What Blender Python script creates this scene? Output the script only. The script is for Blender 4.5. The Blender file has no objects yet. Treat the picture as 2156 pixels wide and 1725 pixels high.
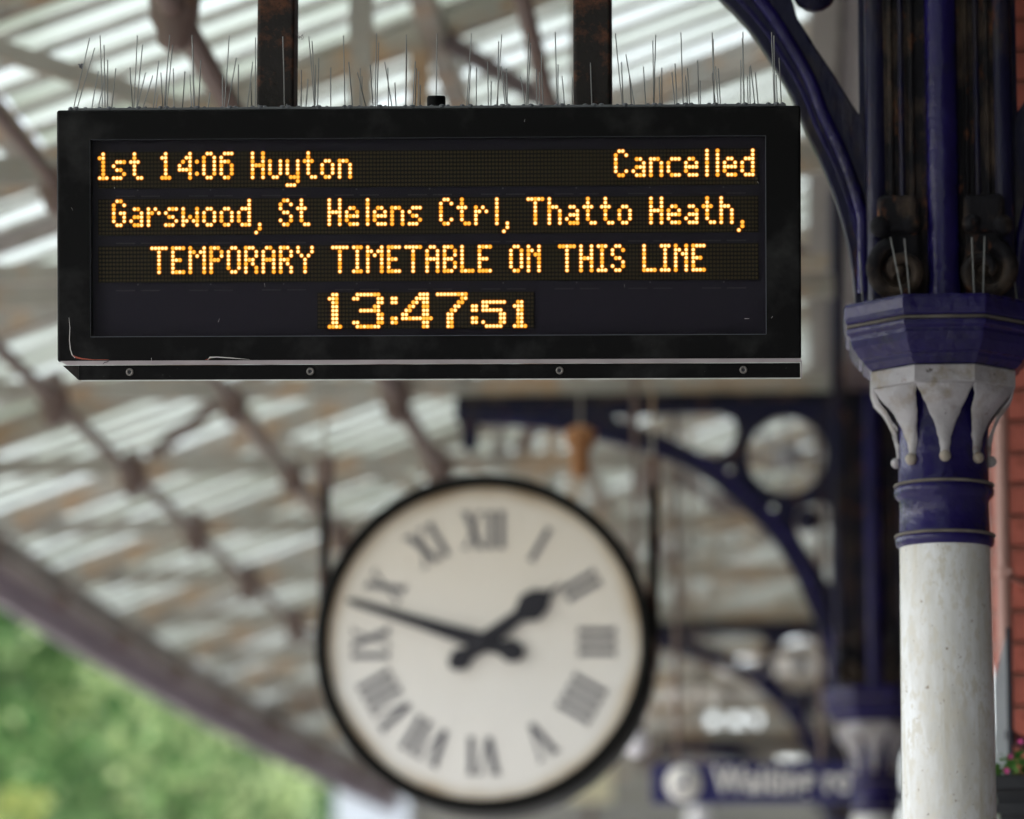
import bpy, bmesh, math, random
from mathutils import Vector, Matrix, noise as mnoise
random.seed(11)
R = math.radians
S = bpy.context.scene
COL = S.collection

# ---------------------------------------------------------------- camera
F_PX, U0, V0 = 8983.0, 1078.0, 862.3          # focal length and centre in 2156 x 1725 units
YAW, PITCH = R(3.81), R(9.2067)
CAM = Vector((0, 0, 1.6))
cam_d = bpy.data.cameras.new('camera')
cam_d.sensor_width = 36.0
cam_d.lens = F_PX / 2156.0 * 36.0
cam_d.clip_start = 0.1
cam_d.clip_end = 3000
cam = bpy.data.objects.new('camera', cam_d)
COL.objects.link(cam)
cam.location = CAM
cam.rotation_euler = (R(90) + PITCH, 0, YAW)
cam_d.dof.use_dof = True
cam_d.dof.focus_distance = 7.42
cam_d.dof.aperture_fstop = 2.8
cam_d.dof.aperture_blades = 0
S.camera = cam

# ---------------------------------------------------------------- light
SUN_EL, SUN_AZ = 46.0, 245.0      # compass-like: degrees clockwise from +y
w = bpy.data.worlds.new('World')
S.world = w
w.use_nodes = True
wn = w.node_tree.nodes; wl = w.node_tree.links
wn.clear()
wo = wn.new('ShaderNodeOutputWorld'); bg = wn.new('ShaderNodeBackground')
sky = wn.new('ShaderNodeTexSky'); sky.sky_type = 'NISHITA'
sky.sun_disc = False
sky.sun_elevation = R(SUN_EL); sky.sun_rotation = R(SUN_AZ)
sky.air_density = 1.0; sky.dust_density = 3.0; sky.ozone_density = 1.0
hs = wn.new('ShaderNodeHueSaturation'); hs.inputs['Saturation'].default_value = 0.42
hs.inputs['Value'].default_value = 1.0
wl.new(sky.outputs[0], hs.inputs['Color'])
wl.new(hs.outputs[0], bg.inputs[0]); wl.new(bg.outputs[0], wo.inputs[0])
bg.inputs[1].default_value = 0.15
sd = bpy.data.lights.new('sun', 'SUN'); sd.energy = 1.3; sd.angle = R(22); sd.color = (1.0, 0.975, 0.94)
so = bpy.data.objects.new('sun', sd); COL.objects.link(so)
az = R(SUN_AZ)
sv = Vector((math.sin(az) * math.cos(R(SUN_EL)), math.cos(az) * math.cos(R(SUN_EL)), math.sin(R(SUN_EL))))
so.rotation_euler = (-sv).to_track_quat('-Z', 'Y').to_euler()
so.location = sv * 50
S.view_settings.view_transform = 'Standard'
S.view_settings.look = 'None'
S.view_settings.gamma = 1.0
EXPO = 2.17
S.view_settings.exposure = EXPO
S.view_settings.use_curve_mapping = False
S.cycles.max_bounces = 8
S.cycles.transparent_max_bounces = 12
S.cycles.use_denoising = True

# ---------------------------------------------------------------- helpers
def at(u, v, Y):
    """world point at depth y = Y under photograph position (u, v)"""
    d = Vector(((u - U0) / F_PX, 1.0, -(v - V0) / F_PX))
    d = Matrix.Rotation(YAW, 3, 'Z') @ (Matrix.Rotation(PITCH, 3, 'X') @ d)
    return CAM + d * (Y / d.y)

def bend(y):
    return 0.0022 * (y - 21.0) ** 2 if y > 21.0 else 0.0

class MB:
    def __init__(s): s.v = []; s.f = []; s.m = []; s.sm = []
    def add(s, vs, fs, m=0, smooth=False):
        k = len(s.v); s.v += [tuple(v) for v in vs]
        for f in fs: s.f.append([i + k for i in f]); s.m.append(m); s.sm.append(smooth)
        return s
    def box(s, c, d, m=0, rot=None):
        x, y, z = d[0] / 2, d[1] / 2, d[2] / 2
        vs = [Vector((a, b, e)) for a in (-x, x) for b in (-y, y) for e in (-z, z)]
        if rot is not None: vs = [rot @ v for v in vs]
        c = Vector(c)
        return s.add([v + c for v in vs], [(0, 1, 3, 2), (4, 6, 7, 5), (0, 4, 5, 1), (2, 3, 7, 6), (0, 2, 6, 4), (1, 5, 7, 3)], m)
    def beam(s, a, b, wd, hg, m=0, up=(0, 0, 1)):
        a, b = Vector(a), Vector(b); t = (b - a).normalized(); up = Vector(up)
        sd_ = t.cross(up)
        if sd_.length < 1e-4: sd_ = t.cross(Vector((0, 1, 0)))
        sd_.normalize(); u = sd_.cross(t).normalized()
        vs = []
        for p in (a, b):
            for i, j in ((-1, -1), (1, -1), (1, 1), (-1, 1)):
                vs.append(p + sd_ * (wd / 2 * i) + u * (hg / 2 * j))
        return s.add(vs, [(3, 2, 1, 0), (4, 5, 6, 7), (0, 1, 5, 4), (1, 2, 6, 5), (2, 3, 7, 6), (3, 0, 4, 7)], m)
    def tube(s, pts, r, n=8, m=0, caps=True, smooth=True):
        pts = [Vector(p) for p in pts]; rs = r if isinstance(r, (list, tuple)) else [r] * len(pts)
        vs = []; prev = None
        for i, p in enumerate(pts):
            t = (pts[min(i + 1, len(pts) - 1)] - pts[max(i - 1, 0)]).normalized()
            if prev is None:
                a = t.cross(Vector((0, 0, 1)))
                if a.length < 0.05: a = t.cross(Vector((0, 1, 0)))
            else: a = prev - t * prev.dot(t)
            a.normalize(); prev = a; b = t.cross(a)
            for k in range(n):
                an = 2 * math.pi * k / n
                vs.append(p + (a * math.cos(an) + b * math.sin(an)) * rs[i])
        fs = [(i * n + k, i * n + (k + 1) % n, (i + 1) * n + (k + 1) % n, (i + 1) * n + k) for i in range(len(pts) - 1) for k in range(n)]
        s.add(vs, fs, m, smooth)
        if caps:
            s.add(vs[:n], [tuple(range(n))[::-1]], m); s.add(vs[-n:], [tuple(range(n))], m)
        return s
    def lathe(s, prof, n=24, c=(0, 0, 0), axis='Z', m=0, smooth=True, ph=0.0, cap=True):
        vs = []
        for r, z in prof:
            for k in range(n):
                a = 2 * math.pi * k / n + ph
                p = (r * math.cos(a), r * math.sin(a), z)
                if axis == 'Y': p = (p[0], z, p[1])
                vs.append(Vector(p) + Vector(c))
        fl = axis == 'Y'
        fs = []
        for i in range(len(prof) - 1):
            for k in range(n):
                q = (i * n + k, i * n + (k + 1) % n, (i + 1) * n + (k + 1) % n, (i + 1) * n + k)
                fs.append(q[::-1] if fl else q)
        s.add(vs, fs, m, smooth)
        if cap:
            s.add(vs[:n], [tuple(range(n)) if fl else tuple(range(n))[::-1]], m)
            s.add(vs[-n:], [tuple(range(n))[::-1] if fl else tuple(range(n))], m)
        return s
    def ball(s, c, r, n=12, m=0, sq=1.0):
        prof = [(max(1e-4, r * math.sin(math.pi * i / (n // 2))), -r * sq * math.cos(math.pi * i / (n // 2))) for i in range(n // 2 + 1)]
        return s.lathe(prof, n, c, m=m, cap=False)
    def prism(s, poly, y0, y1, m=0):
        """poly of (x, z), extruded along y"""
        n = len(poly)
        vs = [(x, y0, z) for x, z in poly] + [(x, y1, z) for x, z in poly]
        return s.add(vs, [tuple(range(n))[::-1], tuple(range(n, 2 * n))] + [(i, (i + 1) % n, n + (i + 1) % n, n + i) for i in range(n)], m)
    def mesh(s, name, mats, bevel=0, seg=2):
        me = bpy.data.meshes.new(name)
        me.from_pydata(s.v, [], s.f)
        for m in (mats if isinstance(mats, (list, tuple)) else [mats]): me.materials.append(m)
        me.polygons.foreach_set('material_index', s.m)
        me.polygons.foreach_set('use_smooth', s.sm)
        bm = bmesh.new(); bm.from_mesh(me)
        if bevel:
            bmesh.ops.remove_doubles(bm, verts=bm.verts, dist=1e-6)
            es = [e for e in bm.edges if len(e.link_faces) == 2 and e.calc_face_angle(0) > 0.6]
            bmesh.ops.bevel(bm, geom=es, offset=bevel, segments=seg, profile=0.5, affect='EDGES')
        bmesh.ops.recalc_face_normals(bm, faces=bm.faces)
        bm.to_mesh(me); bm.free()
        return me
    def build(s, name, mats, parent=None, loc=(0, 0, 0), bevel=0, seg=2, label=None, kind=None):
        return link(name, s.mesh(name, mats, bevel, seg), parent, loc, label, kind)

def link(name, me, parent=None, loc=(0, 0, 0), label=None, kind=None):
    o = bpy.data.objects.new(name, me); COL.objects.link(o)
    o.location = loc
    if parent is not None: o.parent = parent
    if label: o['label'] = label
    if kind: o['kind'] = kind
    return o

def thing(name, label, cat, loc=(0, 0, 0), rot=(0, 0, 0), group=None):
    o = bpy.data.objects.new(name, None); COL.objects.link(o)
    o.location = loc; o.rotation_euler = rot; o.empty_display_size = 0.1
    o['label'] = label; o['category'] = cat
    if group: o['group'] = group
    return o

def tag(o, label, cat, group=None):
    o['label'] = label; o['category'] = cat
    if group: o['group'] = group
    return o

def copy_tree(o, parent=None):
    c = o.copy(); COL.objects.link(c)
    if parent is not None: c.parent = parent
    for ch in list(o.children): copy_tree(ch, c)
    return c

# ---------------------------------------------------------------- materials
def mat(name, base, rough=0.6, metal=0.0, patches=(), bump=0.0, bscale=30.0, spec=0.5, coord='Object', coat=0.0, vary=0.0, vscale=6.0, stretch=(1, 1, 1)):
    """patches: (colour, scale, low, high, detail) layers of noise-driven staining"""
    m = bpy.data.materials.new(name); m.use_nodes = True
    n, l = m.node_tree.nodes, m.node_tree.links
    b = n['Principled BSDF']
    tc = n.new('ShaderNodeTexCoord'); mp = n.new('ShaderNodeMapping'); l.new(tc.outputs[coord], mp.inputs[0])
    mp.inputs['Scale'].default_value = stretch
    cur = None
    rgb = n.new('ShaderNodeRGB'); rgb.outputs[0].default_value = (*base, 1); cur = rgb.outputs[0]
    if vary:
        nz = n.new('ShaderNodeTexNoise'); nz.inputs['Scale'].default_value = vscale; nz.inputs['Detail'].default_value = 5
        l.new(mp.outputs[0], nz.inputs[0])
        mr = n.new('ShaderNodeMapRange'); mr.inputs[1].default_value = 0.3; mr.inputs[2].default_value = 0.7
        mr.inputs[3].default_value = 1 - vary; mr.inputs[4].default_value = 1 + vary; l.new(nz.outputs[0], mr.inputs[0])
        mx = n.new('ShaderNodeMix'); mx.data_type = 'RGBA'; mx.blend_type = 'MULTIPLY'; mx.inputs[0].default_value = 1
        l.new(cur, mx.inputs[6]); l.new(mr.outputs[0], mx.inputs[7]); cur = mx.outputs[2]
    for (c, sc, lo, hi, det) in patches:
        nz = n.new('ShaderNodeTexNoise'); nz.inputs['Scale'].default_value = sc if not isinstance(sc, tuple) else 1.0; nz.inputs['Detail'].default_value = det
        nz.inputs['Roughness'].default_value = 0.65
        if isinstance(sc, tuple):
            m2 = n.new('ShaderNodeMapping'); l.new(tc.outputs[coord], m2.inputs[0]); m2.inputs['Scale'].default_value = (1, 1, sc[1])
            nz.inputs['Scale'].default_value = sc[0]; l.new(m2.outputs[0], nz.inputs[0])
        else: l.new(mp.outputs[0], nz.inputs[0])
        mr = n.new('ShaderNodeMapRange'); mr.inputs[1].default_value = lo; mr.inputs[2].default_value = hi; l.new(nz.outputs[0], mr.inputs[0])
        mx = n.new('ShaderNodeMix'); mx.data_type = 'RGBA'; l.new(mr.outputs[0], mx.inputs[0])
        l.new(cur, mx.inputs[6]); mx.inputs[7].default_value = (*c, 1); cur = mx.outputs[2]
    l.new(cur, b.inputs['Base Color'])
    b.inputs['Roughness'].default_value = rough; b.inputs['Metallic'].default_value = metal
    b.inputs['Specular IOR Level'].default_value = spec; b.inputs['Coat Weight'].default_value = coat
    if bump:
        nz = n.new('ShaderNodeTexNoise'); nz.inputs['Scale'].default_value = bscale; nz.inputs['Detail'].default_value = 6
        l.new(mp.outputs[0], nz.inputs[0])
        bp = n.new('ShaderNodeBump'); bp.inputs['Strength'].default_value = bump; bp.inputs['Distance'].default_value = 0.01
        l.new(nz.outputs[0], bp.inputs['Height']); l.new(bp.outputs[0], b.inputs['Normal'])
    return m

def emis(name, col, st, col2=None):
    m = bpy.data.materials.new(name); m.use_nodes = True
    n, l = m.node_tree.nodes, m.node_tree.links; n.clear()
    o = n.new('ShaderNodeOutputMaterial'); e = n.new('ShaderNodeEmission')
    e.inputs[0].default_value = (*col, 1); e.inputs[1].default_value = st * 2 ** (1.45 - EXPO)
    l.new(e.outputs[0], o.inputs[0]); return m

M = {}
M['case'] = mat('black_case_paint', (0.0026, 0.0026, 0.0033), 0.45, spec=0.09, bump=0.03, bscale=500,
                patches=(((0.10, 0.10, 0.10), 240, 0.715, 0.76, 3), ((0.02, 0.02, 0.021), 9, 0.5, 0.75, 4)))
M['case_trim'] = mat('lit_bare_edge', (0.34, 0.31, 0.33), 0.45, 0.3, vary=0.15, vscale=14)  # bare edge, with the bevel's highlight put into the lighter grey
M['alu'] = mat('bare_aluminium', (0.55, 0.55, 0.56), 0.4, 0.7, vary=0.2, vscale=20)
M['window_back'] = mat('display_backing', (0.0170, 0.0148, 0.0250), 0.6, spec=0.1)  # ambient reflection in the window is put into this bluish colour
M['led_board'] = mat('led_board', (0.0100, 0.0085, 0.0085), 0.6, spec=0.1)
M['unlit'] = mat('unlit_led_lens', (0.042, 0.031, 0.016), 0.5, spec=0.1)
M['led_core'] = emis('led_core', (1.0, 0.80, 0.36), 0.56)
M['led_mid'] = emis('led_mid', (1.0, 0.45, 0.030), 0.44)
M['led_halo'] = emis('led_halo', (0.70, 0.13, 0.002), 0.20)
M['led_core2'] = emis('led_core_amber', (1.0, 0.60, 0.11), 0.43)
M['screw'] = mat('screw_steel', (0.16, 0.15, 0.145), 0.4, 0.6)
M['peel'] = mat('peeled_edge_grey', (0.5, 0.48, 0.48), 0.6)
M['peel_red'] = mat('peeled_edge_red_primer', (0.30, 0.06, 0.035), 0.7)
M['wire'] = mat('steel_wire', (0.26, 0.265, 0.27), 0.5, 0.3, spec=0.3)
M['glue'] = mat('clear_glue_blob', (0.09, 0.097, 0.115), 0.3)
M['fluff'] = mat('grey_fluff', (0.10, 0.10, 0.12), 0.9)
M['pole'] = mat('rusty_black_steel', (0.0145, 0.0115, 0.0115), 0.5, 0.0, spec=0.2, bump=0.25, bscale=60,
                patches=(((0.105, 0.040, 0.020), 22, 0.50, 0.66, 8), ((0.016, 0.013, 0.013), 60, 0.55, 0.7, 5)))
M['navy'] = mat('navy_gloss_paint', (0.0105, 0.0065, 0.075), 0.27, spec=0.35, bump=0.4, bscale=42, vary=0.25, vscale=8,
                patches=(((0.012, 0.011, 0.035), 10, 0.55, 0.75, 5),))
M['navy_dirty'] = mat('dirty_navy_ironwork', (0.0072, 0.0068, 0.034), 0.36, spec=0.28, bump=0.4, bscale=50,
                patches=(((0.040, 0.032, 0.028), 13, 0.50, 0.72, 6), ((0.12, 0.045, 0.020), 24, 0.60, 0.72, 8)), stretch=(1, 1, 0.35))
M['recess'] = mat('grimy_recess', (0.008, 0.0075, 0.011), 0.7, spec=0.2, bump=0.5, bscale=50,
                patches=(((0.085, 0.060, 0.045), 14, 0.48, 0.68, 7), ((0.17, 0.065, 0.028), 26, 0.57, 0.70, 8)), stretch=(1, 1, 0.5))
M['grime_line'] = mat('grime_in_groove', (0.13, 0.115, 0.10), 0.85, vary=0.3, vscale=30)
M['white'] = mat('weathered_white_paint', (0.66, 0.68, 0.72), 0.42, bump=0.15, bscale=60,
                patches=(((0.46, 0.455, 0.435), 8.0, 0.44, 0.66, 9), ((0.40, 0.36, 0.27), (34, .06), 0.56, 0.70, 6), ((0.50, 0.485, 0.45), (60, .5), 0.50, 0.60, 6), ((0.34, 0.29, 0.21), (14, .35), 0.62, 0.74, 9),
                         ((0.24, 0.20, 0.16), (70, .8), 0.66, 0.71, 3), ((0.10, 0.08, 0.06), (150, .9), 0.71, 0.745, 2)), stretch=(1, 1, 0.28))
M['petal'] = mat('pale_lilac_white_paint', (0.38, 0.365, 0.40), 0.55, bump=0.5, bscale=45, vary=0.14, vscale=14,
                patches=(((0.27, 0.235, 0.20), 18, 0.52, 0.68, 8), ((0.16, 0.085, 0.05), 30, 0.64, 0.72, 6), ((0.06, 0.045, 0.035), 60, 0.68, 0.73, 4)))
M['petal_rust'] = mat('rust_stained_white', (0.36, 0.32, 0.28), 0.6, bump=0.3, bscale=60,
                patches=(((0.22, 0.10, 0.045), 30, 0.50, 0.68, 6),))
M['cream'] = mat('weathered_cream_timber', (0.36, 0.335, 0.30), 0.75, bump=0.1, bscale=20, vary=0.18, vscale=3,
                patches=(((0.44, 0.29, 0.18), 3.5, 0.48, 0.62, 7), ((0.30, 0.14, 0.06), 7, 0.62, 0.74, 7), ((0.15, 0.13, 0.125), 2.5, 0.58, 0.75, 5)))
M['bar'] = mat('grey_glazing_bar', (0.33, 0.315, 0.29), 0.75, vary=0.2, vscale=4,
                patches=(((0.16, 0.165, 0.12), 5, 0.50, 0.70, 6),))
M['board'] = mat('grey_roof_board', (0.30, 0.285, 0.265), 0.8, vary=0.15, vscale=3)
M['maroon'] = mat('maroon_iron', (0.165, 0.115, 0.102), 0.6, patches=(((0.19, 0.10, 0.06), 14, 0.52, 0.7, 6),), bump=0.2, bscale=40)
M['mauve'] = mat('mauve_painted_timber', (0.13, 0.095, 0.10), 0.7, vary=0.12, vscale=2)
M['eave'] = mat('violet_grey_fascia_paint', (0.40, 0.34, 0.42), 0.55, vary=0.12, vscale=2)
M['clockrim'] = mat('black_clock_rim', (0.006, 0.006, 0.006), 0.5, spec=0.1)
M['clockhand'] = mat('dark_slate_hands', (0.012, 0.012, 0.022), 0.6)
M['numeral'] = mat('dark_slate_numerals', (0.11, 0.108, 0.135), 0.6)
M['sign_blue'] = mat('enamel_sign_blue', (0.020, 0.020, 0.115), 0.35)
M['sign_white'] = mat('enamel_sign_white', (0.86, 0.84, 0.82), 0.5)
M['mortar'] = mat('mortar', (0.30, 0.165, 0.14), 0.9)
M['brick'] = mat('red_brick', (0.36, 0.095, 0.070), 0.8, bump=0.4, bscale=60, vary=0.3, vscale=9,
                patches=(((0.20, 0.05, 0.035), 14, 0.55, 0.72, 5),))
M['pipe'] = mat('pink_brown_pipe_paint', (0.38, 0.215, 0.19), 0.5, vary=0.12, vscale=5)
M['plate_face'] = mat('pale_blue_grey_plate', (0.105, 0.115, 0.15), 0.3)
M['plate_edge'] = mat('near_black_edge', (0.010, 0.010, 0.022), 0.5)
M['planter'] = mat('black_plastic_planter', (0.018, 0.020, 0.026), 0.4, bump=0.1, bscale=30)
M['soil'] = mat('dark_compost', (0.012, 0.010, 0.008), 0.95)
M['petal_pink'] = mat('magenta_flower', (0.55, 0.06, 0.26), 0.6)
M['lamp_white'] = mat('white_glass_globe', (0.90, 0.88, 0.96), 0.25)
M['render'] = mat('white_render', (0.42, 0.45, 0.50), 0.7, vary=0.05)
M['slate'] = mat('slate_roof', (0.10, 0.10, 0.115), 0.6, vary=0.2)
M['darkglass'] = mat('dark_window_glass', (0.02, 0.025, 0.03), 0.1)
M['paving'] = mat('platform_paving', (0.22, 0.215, 0.21), 0.85, vary=0.12, vscale=2, bump=0.1)
M['edgeline'] = mat('white_edge_paint', (0.7, 0.7, 0.68), 0.7)
M['ballast'] = mat('ballast_stone', (0.16, 0.15, 0.14), 0.95, vary=0.4, vscale=25, bump=1.0, bscale=15)
M['ground'] = mat('grass_ground', (0.07, 0.10, 0.04), 0.95, vary=0.4, vscale=0.3)
M['rail'] = mat('steel_rail', (0.20, 0.13, 0.10), 0.4, 0.8)
M['bark'] = mat('bark', (0.09, 0.07, 0.05), 0.9, vary=0.3, vscale=5, bump=0.6, bscale=12)

def glass_mat():
    m = bpy.data.materials.new('dirty_translucent_roof_glass'); m.use_nodes = True
    n, l = m.node_tree.nodes, m.node_tree.links; n.clear()
    out = n.new('ShaderNodeOutputMaterial'); tr = n.new('ShaderNodeBsdfTranslucent'); gl = n.new('ShaderNodeBsdfGlossy')
    df = n.new('ShaderNodeBsdfDiffuse'); df.inputs[0].default_value = (0.30, 0.31, 0.30, 1)
    gl.inputs['Roughness'].default_value = 0.35
    tc = n.new('ShaderNodeTexCoord'); mp = n.new('ShaderNodeMapping'); mp.inputs['Scale'].default_value = (0.35, 5, 2)
    geo = n.new('ShaderNodeNewGeometry'); l.new(geo.outputs['Position'], mp.inputs[0])
    nz = n.new('ShaderNodeTexNoise'); nz.inputs['Scale'].default_value = 1.3; nz.inputs['Detail'].default_value = 6
    l.new(mp.outputs[0], nz.inputs[0])
    oi = n.new('ShaderNodeObjectInfo')
    ad = n.new('ShaderNodeMath'); ad.operation = 'MULTIPLY_ADD'; ad.inputs[1].default_value = 0.16
    l.new(oi.outputs['Random'], ad.inputs[0]); l.new(nz.outputs[0], ad.inputs[2])
    cr = n.new('ShaderNodeValToRGB'); e = cr.color_ramp.elements
    e[0].position = 0.36; e[0].color = (0.58, 0.615, 0.62, 1)
    e[1].position = 0.90; e[1].color = (0.22, 0.24, 0.19, 1)
    k = e.new(0.62); k.color = (0.45, 0.48, 0.455, 1)
    l.new(ad.outputs[0], cr.inputs[0]); l.new(cr.outputs[0], tr.inputs[0])
    m1 = n.new('ShaderNodeMixShader'); m1.inputs[0].default_value = 0.10; l.new(tr.outputs[0], m1.inputs[1]); l.new(df.outputs[0], m1.inputs[2])
    m2 = n.new('ShaderNodeMixShader'); m2.inputs[0].default_value = 0.04; l.new(m1.outputs[0], m2.inputs[1]); l.new(gl.outputs[0], m2.inputs[2])
    l.new(m2.outputs[0], out.inputs[0]); return m
M['glass'] = glass_mat()

def pane_mat():
    m = bpy.data.materials.new('clear_acrylic'); m.use_nodes = True
    n, l = m.node_tree.nodes, m.node_tree.links; n.clear()
    out = n.new('ShaderNodeOutputMaterial'); t = n.new('ShaderNodeBsdfTransparent'); g = n.new('ShaderNodeBsdfGlossy')
    g.inputs['Roughness'].default_value = 0.16; t.inputs[0].default_value = (0.97, 0.97, 0.97, 1)
    fr = n.new('ShaderNodeFresnel'); fr.inputs[0].default_value = 1.09
    mx = n.new('ShaderNodeMixShader'); l.new(fr.outputs[0], mx.inputs[0]); l.new(t.outputs[0], mx.inputs[1]); l.new(g.outputs[0], mx.inputs[2])
    l.new(mx.outputs[0], out.inputs[0]); return m
M['pane'] = pane_mat()

def face_mat():
    m = mat('aged_clock_dial', (0.56, 0.545, 0.52), 0.55)
    n, l = m.node_tree.nodes, m.node_tree.links; b = n['Principled BSDF']
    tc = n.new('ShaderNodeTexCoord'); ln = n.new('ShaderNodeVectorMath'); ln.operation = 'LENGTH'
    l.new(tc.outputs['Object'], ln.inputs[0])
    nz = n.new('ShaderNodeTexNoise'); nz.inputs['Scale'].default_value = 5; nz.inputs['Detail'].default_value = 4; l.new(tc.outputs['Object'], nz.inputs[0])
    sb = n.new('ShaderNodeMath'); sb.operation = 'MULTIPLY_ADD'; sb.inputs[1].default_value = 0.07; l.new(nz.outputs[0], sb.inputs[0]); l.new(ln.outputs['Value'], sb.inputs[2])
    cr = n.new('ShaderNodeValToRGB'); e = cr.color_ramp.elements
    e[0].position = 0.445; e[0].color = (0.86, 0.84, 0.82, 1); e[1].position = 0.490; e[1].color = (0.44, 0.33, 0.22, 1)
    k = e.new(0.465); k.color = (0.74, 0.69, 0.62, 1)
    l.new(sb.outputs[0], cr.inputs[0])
    sp = n.new('ShaderNodeSeparateXYZ'); l.new(tc.outputs['Object'], sp.inputs[0])
    # upper part of the dial is tinted tan
    ad = n.new('ShaderNodeMath'); ad.operation = 'MULTIPLY_ADD'; ad.inputs[1].default_value = 0.30; l.new(nz.outputs[0], ad.inputs[0]); l.new(sp.outputs[2], ad.inputs[2])
    mr = n.new('ShaderNodeMapRange'); mr.inputs[1].default_value = 0.0; mr.inputs[2].default_value = 0.42; l.new(ad.outputs[0], mr.inputs[0])
    mx = n.new('ShaderNodeMix'); mx.data_type = 'RGBA'; mx.blend_type = 'MULTIPLY'
    l.new(mr.outputs[0], mx.inputs[0]); l.new(cr.outputs[0], mx.inputs[6]); mx.inputs[7].default_value = (0.97, 0.92, 0.85, 1)
    l.new(mx.outputs[2], b.inputs['Base Color']); return m
M['dial'] = face_mat()

def leaf_mat(name, c1, c2):
    m = bpy.data.materials.new(name); m.use_nodes = True
    n, l = m.node_tree.nodes, m.node_tree.links; b = n['Principled BSDF']
    geo = n.new('ShaderNodeNewGeometry')
    nz = n.new('ShaderNodeTexNoise'); nz.inputs['Scale'].default_value = 0.55; nz.inputs['Detail'].default_value = 3; l.new(geo.outputs['Position'], nz.inputs[0])
    ad = n.new('ShaderNodeMath'); ad.operation = 'MULTIPLY_ADD'; ad.inputs[1].default_value = 0.3
    l.new(geo.outputs['Random Per Island'], ad.inputs[0]); l.new(nz.outputs[0], ad.inputs[2])
    cr = n.new('ShaderNodeValToRGB'); cr.color_ramp.elements[0].position = 0.50; cr.color_ramp.elements[1].position = 0.80
    cr.color_ramp.elements[0].color = (*c1, 1); cr.color_ramp.elements[1].color = (*c2, 1)
    l.new(ad.outputs[0], cr.inputs[0]); l.new(cr.outputs[0], b.inputs['Base Color']); b.inputs['Roughness'].default_value = 0.9; b.inputs['Specular IOR Level'].default_value = 0.08
    tr = n.new('ShaderNodeBsdfTranslucent'); l.new(cr.outputs[0], tr.inputs[0])
    mx = n.new('ShaderNodeMixShader'); mx.inputs[0].default_value = 0.35
    out = n['Material Output']; l.new(b.outputs[0], mx.inputs[1]); l.new(tr.outputs[0], mx.inputs[2]); l.new(mx.outputs[0], out.inputs[0])
    return m
M['leaf_lime'] = leaf_mat('lime_leaves', (0.08, 0.15, 0.035), (0.60, 0.64, 0.22))
M['leaf_mid'] = leaf_mat('mid_green_leaves', (0.05, 0.12, 0.04), (0.50, 0.60, 0.30))
M['leaf_dark'] = leaf_mat('dark_green_leaves', (0.035, 0.09, 0.028), (0.17, 0.28, 0.10))
M['leaf_plant'] = leaf_mat('planter_leaves', (0.03, 0.09, 0.02), (0.10, 0.20, 0.05))

# ================================================================ GROUND AND PLATFORM
PX0, PX1 = -4.35, 2.1
g = MB(); g.add([(-700, -300, -1.25), (700, -300, -1.25), (700, 1200, -1.25), (-700, 1200, -1.25)], [(0, 1, 2, 3)])
g.build('ground', M['ground'], kind='structure')
g = MB(); g.box(((PX0 + 9) / 2, 35, -0.6), (9 - PX0, 100, 1.2)); g.build('platform', M['paving'], kind='structure')
g = MB(); g.box((PX0 + 0.22, 35, 0.004), (0.10, 100, 0.008)); g.build('platform_edge_line', M['edgeline'], kind='structure')
g = MB(); g.box((-8.2, 35, -1.14), (7.2, 100, 0.22)); g.build('track_bed', M['ballast'], kind='stuff')
for k, x in enumerate((-6.0, -7.435)):
    g = MB(); g.box((x, 35, -0.95), (0.07, 100, 0.15), 0)
    tag(g.build('rail', M['rail']), ('steel running rail next to the platform edge' if k == 0 else 'steel running rail farther from the platform edge'), 'rail')

# ================================================================ CANOPY
ZT = 4.255            # height of the horizontal ties
XE = -3.86           # eave
XR = 0.20            # top of the glazed slope
PIT = 0.350
def zroof(x): return ZT + 0.0 + (x - XE) * PIT
T0, TS = 8.1, 1.925
canopy = thing('station_canopy', 'glazed platform canopy with cream trusses, maroon tie rods and dirty roof glass', 'canopy', (0, 0, 0))

def canopy_line(x, z, wd, hg, name, m, y0=-32.0, y1=36.1, step=2.5):  # members run on unseen behind the camera to cut frontal light
    b = MB(); y = y0; vs = []; n = 0
    while True:
        yy = min(y, y1); cx = x + bend(yy)
        vs += [(cx - wd / 2, yy, z - hg / 2), (cx + wd / 2, yy, z - hg / 2), (cx + wd / 2, yy, z + hg / 2), (cx - wd / 2, yy, z + hg / 2)]; n += 1
        if yy >= y1: break
        y += step
    fs = [(0, 1, 2, 3), tuple(4 * (n - 1) + i for i in (3, 2, 1, 0))]
    for i in range(n - 1):
        for k in range(4): fs.append((4 * i + k, 4 * i + 4 + k, 4 * i + 4 + (k + 1) % 4, 4 * i + (k + 1) % 4))
    b.add(vs, fs); return b.build(name, m, canopy)
def canopy_rod(x, z, r, name, m, y0=-32.0, y1=36.1):
    pts = []; y = y0
    while y < y1: pts.append((x + bend(y), y, z)); y += 1.925
    b = MB(); b.tube(pts, r, 8); return b.build(name, m, canopy)

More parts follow.
